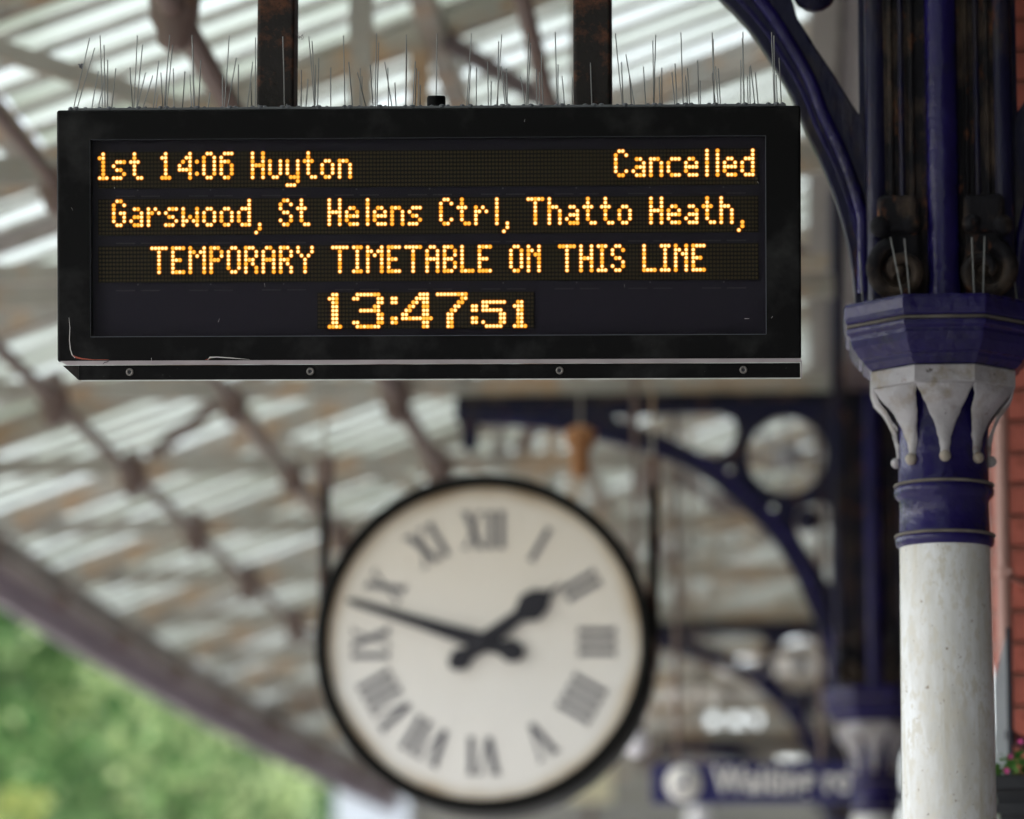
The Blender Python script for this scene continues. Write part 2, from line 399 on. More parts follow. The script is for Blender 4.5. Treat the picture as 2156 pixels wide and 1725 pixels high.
# longitudinal members
canopy_rod(-2.79, ZT - 0.035, 0.025, 'tie_rod', M['maroon'])
canopy_rod(-2.11, ZT - 0.05, 0.020, 'tie_rod', M['maroon'])
canopy_rod(-1.49, ZT - 0.035, 0.033, 'tie_rod', M['maroon'])
canopy_rod(-0.72, ZT + 0.30, 0.026, 'tie_rod', M['maroon'])
canopy_line(XE - 0.03, ZT - 0.155, 0.05, 0.20, 'eave_fascia', M['eave'])
canopy_line(XE + 0.07, ZT - 0.055, 0.11, 0.12, 'eave_gutter_beam', mat('brown_gutter_beam', (0.19, 0.158, 0.15), 0.7, vary=0.2, vscale=2))
for x in (-2.50, -1.18):
    canopy_line(x, zroof(x) - 0.065, 0.07, 0.09, 'purlin', M['cream'])
canopy_line(XR + 0.06, ZT + 0.14, 0.12, 0.36, 'plate_girder', M['mauve'])
# upright boards closing the space between girder and ridge
ZR = zroof(XR)
y = 6.0; k = 0
bd = MB(); bd.box((0, 0, 0), (0.02, 0.232, ZR - ZT - 0.33)); bme = bd.mesh('wall_board', M['board'])
bd = MB(); bd.box((0, 0, 0), (0.02, 0.232, ZR - ZT - 0.33)); bme2 = bd.mesh('wall_board', M['mauve'])
q = MB(); q.box((XR + 0.012, -13.0, (ZR + ZT + 0.33) / 2), (0.02, 37.7, ZR - ZT - 0.33)); q.build('unseen_wall_lining', M['mauve'], canopy, kind='stuff')  # unseen lining, added along with the extended roof to dim frontal light
while y < 36.0:
    link('wall_board', bme2, canopy, (XR + 0.012 + bend(y) + (0.004 if k % 2 else 0), y, (ZR + ZT + 0.33) / 2)); y += 0.24; k += 1
canopy_line(XR + 0.05, ZR + 0.02, 0.16, 0.10, 'ridge_beam', M['mauve'])
canopy_line(XR - 0.07, ZR - 0.12, 0.11, 0.14, 'lining_board', M['board'])
# boarded ceiling between the columns and the building
b = MB(); n = 0; vs = []; yy = -32.0  # rear stretch is unseen, added to dim frontal light
while yy <= 37:
    vs += [(XR + 0.10 + bend(yy), yy, ZR - 0.20), (4.2, yy, ZR - 0.35), (4.2, yy, ZR - 0.31), (XR + 0.10 + bend(yy), yy, ZR - 0.16)]; yy += 3; n += 1
b.add(vs, [(4 * i + k, 4 * i + 4 + k, 4 * i + 4 + (k + 1) % 4, 4 * i + (k + 1) % 4) for i in range(n - 1) for k in range(4)])
b.build('boarded_ceiling', M['board'], canopy)

# trusses
def truss_meshes():
    t = {}
    b = MB(); b.beam((XE + 0.12, 0, ZT), (0.14, 0, ZT), 0.05, 0.075); t['tie_beam'] = b.mesh('tie_beam', M['cream'])
    b = MB(); b.beam((XE + 0.05, 0, zroof(XE + 0.05) - 0.05), (XR - 0.01, 0, zroof(XR - 0.01) - 0.05), 0.075, 0.085); t['rafter'] = b.mesh('rafter', M['cream'])
    b = MB(); b.lathe([(0.02, -0.10), (0.040, -0.085), (0.045, -0.05), (0.060, -0.02), (0.064, 0.03), (0.045, 0.06), (0.03, 0.10)], 12); t['boss'] = b.mesh('boss', M['maroon'])
    b = MB(); b.lathe([(0.015, -0.07), (0.032, -0.06), (0.05, -0.01), (0.05, 0.03), (0.02, 0.07)], 12); t['small_boss'] = b.mesh('small_boss', M['maroon'])
    return t
TM = truss_meshes()
def strut_mesh(x0, z0, x1, z1, wd, m):
    b = MB(); b.beam((x0, 0, z0), (x1, 0, z1), wd, wd, up=(0, 1, 0)); return b.mesh('strut', m)
STR = [strut_mesh(-2.79, ZT + .04, -2.79, zroof(-2.79) - .09, .045, M['cream']), strut_mesh(-1.49, ZT + .04, -1.49, zroof(-1.49) - .09, .045, M['cream']),
       strut_mesh(-1.23, ZT + .04, -1.23, zroof(-1.23) - .09, .065, M['cream']), strut_mesh(-0.60, ZT + .04, -0.60, zroof(-.6) - .09, .05, M['cream']),
       strut_mesh(-2.72, ZT + .04, -2.05, zroof(-2.05) - .09, .05, M['maroon']), strut_mesh(-1.40, ZT + .05, -2.42, zroof(-2.42) - .10, .055, M['cream']),
       strut_mesh(-1.16, ZT + .05, -0.30, zroof(-.30) - .10, .045, M['maroon']), strut_mesh(0.10, ZT + .05, -1.15, zroof(-1.15) - .10, .055, M['mauve'])]
ny = -1
while True:
    y = T0 + TS * ny
    if y > 36: break
    tr = bpy.data.objects.new('roof_truss', None); COL.objects.link(tr); tr.parent = canopy; tr.location = (bend(y), y, 0)
    (link('tie_beam', TM['tie_beam'], tr) if ny != 1 else None); link('rafter', TM['rafter'], tr)
    for x, nm, dz in ((-2.79, 'boss', -.035), (-1.49, 'boss', -.035), (-2.11, 'small_boss', -.06), (XE + .1, 'small_boss', -.10)):
        link('boss', TM[nm], tr, (x, -0.01, ZT + dz))
    for i, me in enumerate(STR):
        if y > 28 and i > 2: continue
        if i == 2 or (i in (3, 5) and ny % 2 == 0) or (i in (4, 6) and ny % 4 == 1) or (i == 7 and ny % 4 == 3): link('strut', me, tr, (0, -0.012 * (i % 4) - 0.004, 0))
    ny += 1

# glazing bars and panes, one object each
rl = math.hypot(XR - XE, (XR - XE) * PIT)
ang = math.atan(PIT)
SP = TS / 7.0
b = MB(); b.box((0, 0, 0), (rl, 0.026, 0.030)); barm = b.mesh('glazing_bar', M['bar'])
cuts = [XE - 0.05, -2.50, XR - 0.02]
pm = []
for i in range(2):
    L = (cuts[i + 1] - cuts[i]) / math.cos(ang) - 0.01
    b = MB(); b.box((0, 0, 0), (L, SP - 0.034, 0.006)); pm.append((b.mesh('roof_pane', M['glass']), b.mesh('roof_board', M['board'])))
y = 7.8; i = 0
xm = (XE + XR) / 2
while y < 35.8:
    o = link('glazing_bar', barm, canopy, (xm + bend(y), y, zroof(xm) + 0.0165)); o.rotation_euler = (0, -ang, 0)
    for j in range(2):
        xc = (cuts[j] + cuts[j + 1]) / 2
        wood = random.random() < 0.05
        o = link('roof_board' if wood else 'roof_pane', pm[j][1 if wood else 0], canopy, (xc + bend(y), y + SP / 2, zroof(xc) + 0.029)); o.rotation_euler = (0, -ang, 0)
    y += SP; i += 1
# unseen roof behind the camera, added to cut frontal light; one mass
rm = Matrix.Rotation(-ang, 3, 'Y')
b1 = MB(); b2 = MB(); y = 7.8 - SP
while y > -32:
    b1.box((xm, y, zroof(xm) + 0.0165), (rl, 0.026, 0.030), rot=rm)
    b2.box((xm, y + SP / 2, zroof(xm) + 0.029), (rl, SP - 0.034, 0.006), rot=rm); y -= SP
b1.build('unseen_glazing_bars', M['bar'], canopy, kind='stuff'); b2.build('unseen_roof_panes', M['glass'], canopy, kind='stuff')

# far gable of the canopy: boards with square openings that let the sky in
gy = 36.0
gable = thing('canopy_end_screen', 'dim brown boarded screen with small bright openings at the far end of the canopy', 'screen', (bend(gy), gy, 0))
def zat(v, Y): return at(1500, v, Y).z
def xat(u, Y): return at(u, 1550, Y).x - bend(gy)
zz = [3.0, zat(1712, gy), zat(1640, gy), zat(1622, gy), zat(1592, gy), zat(1560, gy), zat(1527, gy), zat(1500, gy), zat(1462, gy)]
rows = [(zz[0], zz[1], []), (zz[1], zz[2], []), (zz[3], zz[4], [(1425, 1462), (1470, 1500), (1512, 1545), (1552, 1580), (1640, 1672), (1678, 1690)]),
        (zz[6], zz[7], [(1492, 1512), (1540, 1560), (1566, 1600)])]
def gpanel(z0, z1, x0, x1, m=M['board'], name='board'):
    if x1 - x0 > 0.01 and z1 - z0 > 0.005:
        b = MB(); b.box(((x0 + x1) / 2, 0, (z0 + z1) / 2), (x1 - x0, 0.05, z1 - z0)); b.build(name, m, gable)
GX0, GX1 = XE + 0.1, XR + 0.15
q = MB(); q.prism([(GX0 + max(0, (zz[8] - zroof(GX0)) / PIT), zz[8]), (GX1, zz[8]), (GX1, zroof(GX1) - .02)], -.025, .025); q.build('upper_board', M['board'], gable)
for a, c in ((zz[0], zz[1]), (zz[1], zz[2]), (zz[2], zz[3]), (zz[4], zz[5]), (zz[5], zz[6]), (zz[7], zz[8])):
    gpanel(a + 0.004, c - 0.004, GX0, GX1, M['maroon'] if (a, c) == (zz[4], zz[5]) else M['board'], 'dark_beam' if (a, c) == (zz[4], zz[5]) else 'board')
for a, c, ops in rows[2:]:
    x = GX0
    for (u0, u1) in ops:
        gpanel(a, c, x, xat(u0, gy)); x = xat(u1, gy)
        q = MB(); q.box(((xat(u0, gy) + x) / 2, 0.005, (a + c) / 2), (x - xat(u0, gy) - .002, .006, c - a - .002)); q.build('pane', M['pane'], gable)
    gpanel(a, c, x, GX1)

# ================================================================ COLUMNS
ZC = 3.10
def octa(r, z): return [(r / math.cos(R(22.5)) * math.cos(R(22.5 + 45 * k)), r / math.cos(R(22.5)) * math.sin(R(22.5 + 45 * k)), z) for k in range(8)]
def octa_stack(b, prof, m=0, ml=None):
    vs = []
    for r, z in prof: vs += octa(r, z)
    for i in range(len(prof) - 1):
        mm = ml[i] if ml else m
        b.add(vs[8 * i:8 * i + 16], [(k, (k + 1) % 8, 8 + (k + 1) % 8, 8 + k) for k in range(8)], mm)
    b.add(vs[:8], [tuple(range(8))[::-1]], m); b.add(vs[-8:], [tuple(range(8))], m)
    return b

AP = [(0, .135), (.15, .130), (.3, .114), (.45, .1035), (.6, .0965), (.8, .0900), (1, .0875)]
HW = [(0, 1.0), (.15, .80), (.3, .625), (.45, .46), (.6, .31), (.78, .19), (1, .15)]
def interp(tb, t):
    for (a, b_), (c, d) in zip(tb, tb[1:]):
        if t <= c: return b_ + (d - b_) * (t - a) / (c - a)
    return tb[-1][1]

def bracket_mesh():
    """pierced cast plate: outline and openings in (u, z), u measured out from the post"""
    lower = [(1.33, -.075), (1.17, -.083), (.99, -.109), (.871, -.140), (.72, -.182), (.569, -.240), (.456, -.305), (.365, -.385), (.280, -.465), (.222, -.530), (.176, -.602), (.140, -.668),
             (.115, -.735), (.083, -.805), (.060, -.868), (.044, -.925), (.032, -.985), (.022, -1.085)]
    sm = []
    for i in range(len(lower) - 1):
        p0, p1, p2, p3 = lower[max(i - 1, 0)], lower[i], lower[i + 1], lower[min(i + 2, len(lower) - 1)]
        for q in range(3):
            t = q / 3.0
            sm.append(tuple(.5 * (2 * p1[k] + (p2[k] - p0[k]) * t + (2 * p0[k] - 5 * p1[k] + 4 * p2[k] - p3[k]) * t * t + (3 * p1[k] - p0[k] - 3 * p2[k] + p3[k]) * t ** 3) for k in (0, 1)))
    sm.append(lower[-1]); lower = sm
    outer = [(0, 0), (1.41, 0), (1.41, -.055), (1.39, -.08), (1.385, -.16), (1.36, -.185), (1.335, -.16)] + lower + [(0, -1.085)]
    holes = [[(.818, -.049), (.60, -.045), (.42, -.045), (.37, -.065), (.352, -.109), (.366, -.165), (.40, -.205), (.434, -.222), (.494, -.205), (.607, -.145), (.72, -.102), (.818, -.068)]]
    holes.append([(.172 + .150 * math.cos(2 * math.pi * k / 32), -.211 + .150 * math.sin(2 * math.pi * k / 32)) for k in range(32)])
    holes.append([(.010, -.72), (.03, -.690), (.068, -.625), (.10, -.575), (.135, -.515), (.150, -.46), (.140, -.415), (.10, -.395), (.05, -.385), (.010, -.40)])
    for (a, c) in ((.225, -.405), (.385, -.262)):
        holes.append([(a + .017 * math.cos(2 * math.pi * k / 10), c + .017 * math.sin(2 * math.pi * k / 10)) for k in range(10)])
    cu = bpy.data.curves.new('bracket_curve', 'CURVE'); cu.dimensions = '2D'; cu.fill_mode = 'BOTH'; cu.extrude = 0.019; cu.bevel_depth = 0.004; cu.bevel_resolution = 1
    for poly in [outer] + holes:
        sp = cu.splines.new('POLY'); sp.points.add(len(poly) - 1); sp.use_cyclic_u = True
        for i, (a, c) in enumerate(poly): sp.points[i].co = (a, c, 0, 1)
    ob = bpy.data.objects.new('tmp', cu); COL.objects.link(ob)
    dg = bpy.context.evaluated_depsgraph_get(); dg.update()
    me = bpy.data.meshes.new_from_object(ob.evaluated_get(dg)); bpy.data.objects.remove(ob)
    me.name = 'bracket_plate'
    # (u, z, depth) -> x = -u, y = depth, z
    for v in me.vertices: v.co = Vector((-v.co.x, v.co.z, v.co.y))
    me.materials.clear(); me.materials.append(M['navy_dirty'])
    me.flip_normals()
    mid = [(x + .004, z) for x, z in lower]
    b = MB(); b.tube([(-max(.006, x - .017), -.006, z + .008) for x, z in lower], .019, 8); b.tube([(-max(.006, x - .017), .012, z + .008) for x, z in lower], .017, 8)
    low = b.mesh('arch_flange', M['navy'])
    inn = []
    for i, (x, z) in enumerate(lower[15:]):
        k = i / (len(lower) - 16.0)
        inn.append((max(.010, x - .030), z + .045 - .02 * k))
    b = MB(); b.tube([(-x, -.024, z) for x, z in inn], [.013] * len(inn), 8)
    rib = b.mesh('arch_rib', M['navy'])
    b = MB(); b.box((-.705, 0, .012), (1.41, .085, .024)); top = b.mesh('bracket_beam', M['recess'])
    b = MB(); n = 24
    for q in (0, math.pi / 4, math.pi / 2, 3 * math.pi / 4):
        dx, dz = .150 * math.cos(q), .150 * math.sin(q)
        b.beam((-.172 - dx, 0, -.211 - dz), (-.172 + dx, 0, -.211 + dz), .014, .014, up=(0, 1, 0))
    b.lathe([(.001, -.022), (.042, -.020), (.05, 0), (.042, .020), (.001, .022)], 16, (-.172, 0, -.211), axis='Y')
    ros = b.mesh('rosette', M['petal'])
    b = MB(); b.lathe([(.001, -.03), (.02, -.03), (.025, -.02), (.042, -.018), (.045, 0), (.042, .018), (.001, .03)], 16, (-.098, 0, -.452), axis='Y')
    bo = b.mesh('round_boss', M['navy_dirty'])
    return dict(bracket_plate=me, arch_flange=low, arch_rib=rib, bracket_beam=top, rosette=ros, round_boss=bo)
BR = bracket_mesh()

def spiral(b, cx, z0, r0, sgn, y, turns=1.6, tr=.011):
    pts = []; n = 34
    for i in range(n):
        t = i / (n - 1); a = math.pi * 0.62 + t * turns * 2 * math.pi; r = r0 * (1 - .78 * t)
        pts.append((cx + sgn * -r * math.cos(a), y, z0 + r * math.sin(a)))
    b.tube(pts, [tr * (1.15 - .35 * i / (n - 1)) for i in range(n)], 8)

def make_column():
    c = thing('iron_column', '', 'column')
    b = MB()
    prof = [(.092, 0.0), (.0915, 1.2), (.0885, 2.2), (.0860, 2.643)]
    b.lathe([(.13, 0), (.13, .12), (.115, .14), (.115, .30), (.10, .34), (.094, .36)] + [(r, z) for r, z in prof[1:]], 40); b.build('shaft', M['white'], c)
    b = MB()   # neck with two rings
    b.lathe([(.084, 2.637), (.0855, 2.639), (.0925, 2.643), (.0945, 2.652), (.0925, 2.660), (.0865, 2.668), (.0855, 2.70), (.0853, 2.728), (.089, 2.733), (.0945, 2.740), (.0955, 2.748), (.092, 2.757), (.0865, 2.764),
             (.0855, 2.80), (.0850, 2.83), (.0870, 2.87), (.092, 2.90), (.104, 2.925), (.122, 2.937)], 48, m=0, cap=False)
    b.build('neck', M['navy'], c)
    for zr, rr in ((2.6615, .0935), (2.7585, .0932)):
        b = MB(); pts = [(rr * math.cos(2 * math.pi * k / 40), rr * math.sin(2 * math.pi * k / 40), zr) for k in range(41)]
        b.tube(pts, .0032, 6, caps=False); b.build('ring_dirt_line', M['grime_line'], c)
    b = MB()   # blue abacus, octagonal
    octa_stack(b, [(.136, 2.9732), (.139, 2.975), (.150, 2.985), (.1525, 2.992), (.158, 2.995), (.171, 3.014), (.176, 3.028), (.1755, 3.036), (.183, 3.041), (.1838, 3.050), (.1785, 3.0535), (.1775, 3.0575), (.1845, 3.062), (.1865, 3.072), (.187, 3.091), (.183, 3.0990), (.165, 3.10)],
               ml=[0] * 9 + [1, 1] + [0] * 5)
    b.build('abacus', [M['navy'], M['grime_line']], c, bevel=.0022, seg=2)
    b = MB(); q = octa(.1800, 3.0560); b.tube(q + [q[0]], .0030, 6, caps=False); b.build('ledge_dirt_line', M['grime_line'], c)
    b = MB(); octa_stack(b, [(.1335, 2.9375), (.1365, 2.940), (.1365, 2.9715), (.131, 2.973)]); b.build('white_band', M['petal'], c, bevel=.001, seg=1)
    for k in range(8):      # pointed leaves
        b = MB(); N = 14; vs = []
        hw0 = .135 * math.tan(R(22.5))
        for i in range(N + 1):
            t = i / N; z = 2.9372 - .127 * t; a = interp(AP, t); h = hw0 * interp(HW, t)
            for (hh, aa) in ((-h, a - .006), (-h * .92, a), (0, a + .0015 * t), (h * .92, a), (h, a - .006)): vs.append((aa, hh, z))
        fs = []
        for i in range(N):
            for j in range(4): fs.append((5 * i + j, 5 * i + 5 + j, 5 * i + 6 + j, 5 * i + 1 + j))
        rt = Matrix.Rotation(R(45 * k), 3, 'Z')
        b.add([rt @ (Vector(v) + Vector((random.gauss(0, .0006), random.gauss(0, .0009), 0))) for v in vs], fs, 0, True)
        o = b.build('leaf_point', M['petal'], c)
        q = rt @ Vector((.0895, 0, 2.8035)); b = MB(); b.ball(q + Vector((0, 0, random.uniform(-.0015, .0015))), random.uniform(.0108, .0122), 12, sq=random.uniform(.95, 1.12))
        b.build('bead', M['petal_rust'] if k in (5, 6, 7) else M['petal'], c)
    # post above the capital
    b = MB(); b.box((0, 0.01, (ZC + 5.0) / 2 + .001), (.24, .14, 5.0 - ZC)); b.build('post_core', M['recess'], c, bevel=.004)
    b = MB(); b.lathe([(.034, ZC + .002), (.033, ZC + .03), (.031, ZC + .06), (.031, 4.98)], 20, (0.005, -.068, 0)); b.build('post_shaft', M['navy'], c)
    for sx in (-1, 1):
        b = MB(); b.lathe([(.021, ZC + .01), (.021, 4.98)], 16, (sx * .120, -.045, 0)); b.build('post_edge_roll', M['navy_dirty'], c)
        for ux in (.052, .072, .092):
            b = MB(); b.lathe([(.0055, ZC + .17), (.0055, 4.98)], 8, (sx * ux, -.062, 0)); b.build('reed', M['recess'] if ux != .072 else M['navy_dirty'], c)
        b = MB(); b.box((sx * .082, -.075, ZC + .172), (.078, .035, .075)); b.build('scroll_block', M['recess'], c, bevel=.012, seg=3)
        b = MB(); b.ball((sx * .116, -.085, ZC + .148), .021, 12); b.ball((sx * .058, -.085, ZC + .152), .019, 12); b.build('scroll_knob', M['recess'], c)
        b = MB(); spiral(b, sx * .080, ZC + .060, .056, sx, -.088, turns=1.3, tr=.0135); b.ball((sx * .080, -.088, ZC + .060), .012, 10); b.box((sx * .080, -.070, ZC + .07), (.07, .02, .13)); b.build('scroll', M['recess'], c)
    # brackets towards track and towards the building
    for sx in (1, -1):
        br = bpy.data.objects.new('bracket', None); COL.objects.link(br); br.parent = c; br.location = (-sx * .138, 0, ZC + 1.09); br.scale = (1, 1, 1)
        if sx < 0: br.rotation_euler = (0, 0, math.pi)
        for nm, me in BR.items(): link(nm, me, br)
    return c
col0 = make_column()
cols = [(8.1, 'nearest iron column: white shaft, blue capital, right of the departure board'),
        (15.8, 'second iron column with pierced bracket, blurred, behind the clock'),
        (23.5, 'third iron column farther off, beside the blue waiting room sign'),
        (31.2, 'farthest iron column, hidden mostly behind the nearer ones')]
first = True
for (y, lab) in cols:
    o = col0 if first else copy_tree(col0)
    first = False
    o.location = (0.287 + bend(y) + (0.035 if y > 20 else 0), y, 0); o['label'] = lab; o['category'] = 'column'; o['group'] = 'cast iron canopy columns'

# bird wires on the nearest capital
cs = thing('bird_spikes', 'sparse steel bird spikes standing on the blue column capital', 'bird spikes', (0.287, 8.1, ZC))
for (u0, v0, u1, v1) in ((1818, 632, 1811, 515), (1900, 622, 1875, 500), (1916, 620, 1904, 502), (2051, 619, 2046, 500), (2070, 619, 2073, 498), (2146, 630, 2130, 512)):
    yy = 7.955; p = at(u0, v0 + 4, yy) - Vector((0.287, 8.1, ZC)); q = at(u1, v1, yy + .01) - Vector((0.287, 8.1, ZC))
    if abs(p.x) > .14: p.y += .07; q.y += .07
    p.z = 0.0005
    b = MB(); b.tube([p, q], .0013, 6); b.build('wire', M['wire'], cs)
    b = MB(); b.ball((p.x, p.y, 0.001), .005, 8, sq=.6); b.build('glue_blob', M['glue'], cs)

# ================================================================ DEPARTURE BOARD
SW, SH, SDEP = 1.3, 0.441, 0.17
board = thing('departure_board', 'black hanging LED departure board with amber text, hung on two rusty square poles', 'departure board',
              (-.6318, 7.2666, 3.0915), (R(9.143), R(0.26), R(1.064)))
board.rotation_mode = 'XYZ'
# Rz*Rx*Ry pose
mt = Matrix.Rotation(R(1.064), 4, 'Z') @ Matrix.Rotation(R(9.143), 4, 'X') @ Matrix.Rotation(R(0.26), 4, 'Y')
board.rotation_euler = mt.to_euler('XYZ')
X0, Z1 = -SW / 2, SH / 2
wx0, wx1, wz1, wz0 = X0 + .0585, SW / 2 - .0605, Z1 - .0518, Z1 - .3975
# front frame ring
b = MB()
o4 = [(X0, -Z1), (SW / 2, -Z1), (SW / 2, Z1), (X0, Z1)]; i4 = [(wx0, wz0), (wx1, wz0), (wx1, wz1), (wx0, wz1)]
vs = []
for yy in (0.0, .03):
    vs += [(x, yy, z) for x, z in o4] + [(x, yy, z) for x, z in i4]
fs = []
for k in range(4):
    k2 = (k + 1) % 4
    fs += [(k, k2, 4 + k2, 4 + k), (8 + k, 12 + k, 12 + k2, 8 + k2), (k, 8 + k, 8 + k2, k2), (4 + k, 4 + k2, 12 + k2, 12 + k)]
b.add(vs, fs)
me = b.mesh('front_frame', M['case'])
bm = bmesh.new(); bm.from_mesh(me)
ed = []
for e in bm.edges:
    a, c = e.verts
    if abs(a.co.y) < 1e-5 and abs(c.co.y) < 1e-5 and e.calc_face_angle(0) > .5:
        if abs(a.co.x) > .64 or abs(a.co.z) > .215:
            ed.append(e)
    elif abs(a.co.y - c.co.y) > .01 and abs(a.co.x) > .64: ed.append(e)
bmesh.ops.bevel(bm, geom=ed, offset=.005, segments=4, profile=.5, affect='EDGES')
bm.to_mesh(me); bm.free()
link('front_frame', me, board)
b = MB(); b.box((0, .030 + SDEP / 2 + .0005, .001), (SW - .001, SDEP, SH - .004)); b.build('housing', M['case'], board, bevel=.004)
b = MB(); b.box((0, .026, (wz0 + wz1) / 2), (wx1 - wx0 - .001, .004, wz1 - wz0 - .001)); b.build('display_backing', M['window_back'], board)
b = MB(); b.box(((wx0 + wx1) / 2, .0035, (wz0 + wz1) / 2), (wx1 - wx0 - .0012, .003, wz1 - wz0 - .0012)); b.build('clear_window', M['pane'], board)
# thin bright line round the window edge
b = MB(); e_ = .0009
b.box(((wx0 + wx1) / 2, .0012, wz0 + .0003), (wx1 - wx0 - .002, .0012, e_)); b.box((wx1 - .0004, .0012, (wz0 + wz1) / 2), (e_ * .8, .0012, wz1 - wz0 - .002))
b.box(((wx0 + wx1) / 2, .0012, wz1 - .0003), (wx1 - wx0 - .002, .0012, e_ * .35)); b.box((wx0 + .0004, .0012, (wz0 + wz1) / 2), (e_ * .35, .0012, wz1 - wz0 - .002))
b.build('window_edge', M['plate_face'], board)

# LED characters
FONT = {
 'A': ['.##.', '#..#', '#..#', '####', '#..#', '#..#', '#..#'], 'B': ['###.', '#..#', '#..#', '###.', '#..#', '#..#', '###.'],
 'C': ['.##.', '#..#', '#...', '#...', '#...', '#..#', '.##.'], 'E': ['####', '#...', '#...', '###.', '#...', '#...', '####'],
 'G': ['.##.', '#..#', '#...', '#.##', '#..#', '#..#', '.##.'], 'H': ['#..#', '#..#', '#..#', '####', '#..#', '#..#', '#..#'],
 'I': ['###', '.#.', '.#.', '.#.', '.#.', '.#.', '###'], 'L': ['#...', '#...', '#...', '#...', '#...', '#...', '####'],
 'M': ['#...#', '##.##', '#.#.#', '#...#', '#...#', '#...#', '#...#'], 'N': ['#..#', '##.#', '#.##', '#..#', '#..#', '#..#', '#..#'],
 'O': ['.##.', '#..#', '#..#', '#..#', '#..#', '#..#', '.##.'], 'P': ['###.', '#..#', '#..#', '###.', '#...', '#...', '#...'],
 'R': ['###.', '#..#', '#..#', '###.', '#.#.', '#..#', '#..#'], 'S': ['.##.', '#..#', '#...', '.##.', '...#', '#..#', '.##.'],
 'T': ['#####', '..#..', '..#..', '..#..', '..#..', '..#..', '..#..'], 'Y': ['#...#', '#...#', '.#.#.', '..#..', '..#..', '..#..', '..#..'],
 'a': ['....', '....', '.##.', '...#', '.###', '#..#', '.###'], 'c': ['....', '....', '.###', '#...', '#...', '#...', '.###'],
 'd': ['...#', '...#', '.###', '#..#', '#..#', '#..#', '.###'], 'e': ['....', '....', '.##.', '#..#', '####', '#...', '.###'],
 'h': ['#...', '#...', '###.', '#..#', '#..#', '#..#', '#..#'], 'l': ['.#', '.#', '.#', '.#', '.#', '.#', '.#'],
 'n': ['....', '....', '###.', '#..#', '#..#', '#..#', '#..#'], 'o': ['....', '....', '.##.', '#..#', '#..#', '#..#', '.##.'],
 'r': ['....', '....', '#.#.', '##.#', '#...', '#...', '#...'], 's': ['....', '....', '.###', '#...', '.##.', '...#', '###.'],
 't': ['.#..', '.#..', '###.', '.#..', '.#..', '.#..', '..##'], 'u': ['....', '....', '#..#', '#..#', '#..#', '#..#', '.##.'],
 'w': ['.....', '.....', '#...#', '#...#', '#.#.#', '##.##', '#...#'], 'y': ['....', '....', '#..#', '#..#', '#..#', '#..#', '.###', '...#', '###.'],
 '1': ['.#.', '##.', '.#.', '.#.', '.#.', '.#.', '###'], '4': ['...#', '..##', '.#.#', '#..#', '####', '...#', '...#'],
 '0': ['.##.', '#..#', '#..#', '#..#', '#..#', '#..#', '.##.'], '6': ['.###', '#...', '###.', '#..#', '#..#', '#..#', '.##.'],
 ':': ['.', '.', '#', '.', '.', '#', '.'], ',': ['..', '..', '..', '..', '..', '..', '.#', '.#', '#.'],
 'big1': ['.##.', '###.', '.##.', '.##.', '.##.', '.##.', '.##.', '.##.', '####'],
 'big3': ['.#######.', '##.....##', '.......##', '......##.', '..######.', '.......##', '.......##', '##.....##', '.#######.'],
 'bigc': ['..', '##', '##', '..', '..', '..', '##', '##', '..'],
 'big4': ['.....###.', '....####.', '...##.##.', '..##..##.', '.##...##.', '##....##.', '#########', '......##.', '......##.'],
 'big7': ['#########', '.......##', '......##.', '.....##..', '....##...', '...##....', '...##....', '...##....', '...##....'],
 'midc': ['..', '..', '..', '##', '##', '..', '##', '##', '..'],
 'mid5': ['.......', '.......', '#######', '##.....', '######.', '.....##', '.....##', '#....##', '.#####.'],
 'mid1': ['....', '....', '.##.', '###.', '.##.', '.##.', '.##.', '.##.', '####'],
}
def seq(txt, cols_): return list(zip(txt, cols_))
LINES = [
 seq('1st14:06Huyton', [0, 4, 9, 18, 23, 28, 30, 35, 44, 49, 54, 59, 64, 69]) + seq('Cancelled', [148, 153, 158, 163, 168, 173, 176, 179, 184]),
 seq('Garswood,St', [4, 9, 14, 19, 24, 30, 35, 40, 45, 52, 57]) + seq('HelensCtrl,', [66, 71, 76, 79, 84, 89, 98, 103, 108, 113, 116]) +
 seq('ThattoHeath,', [123, 129, 134, 139, 144, 149, 158, 163, 168, 173, 178, 183]),
 seq('TEMPORARY', [15, 21, 26, 32, 37, 42, 47, 52, 57]) + seq('TIMETABLE', [67, 73, 77, 83, 88, 94, 99, 104, 109]) + seq('ON', [118, 123]) + seq('THIS', [132, 138, 143, 147]) + seq('LINE', [156, 161, 165, 170]),
 list(zip(['big1', 'big3', 'bigc', 'big4', 'big7', 'midc', 'mid5', 'mid1'], [66, 73, 84, 87, 97, 107, 110, 119])),
]
PXC, PXR = .006114, .00699
def dot(b, x, y, z, r, n, m):
    b.add([(x + r * math.cos(2 * math.pi * k / n), y, z + r * math.sin(2 * math.pi * k / n)) for k in range(n)], [tuple(range(n))], m)
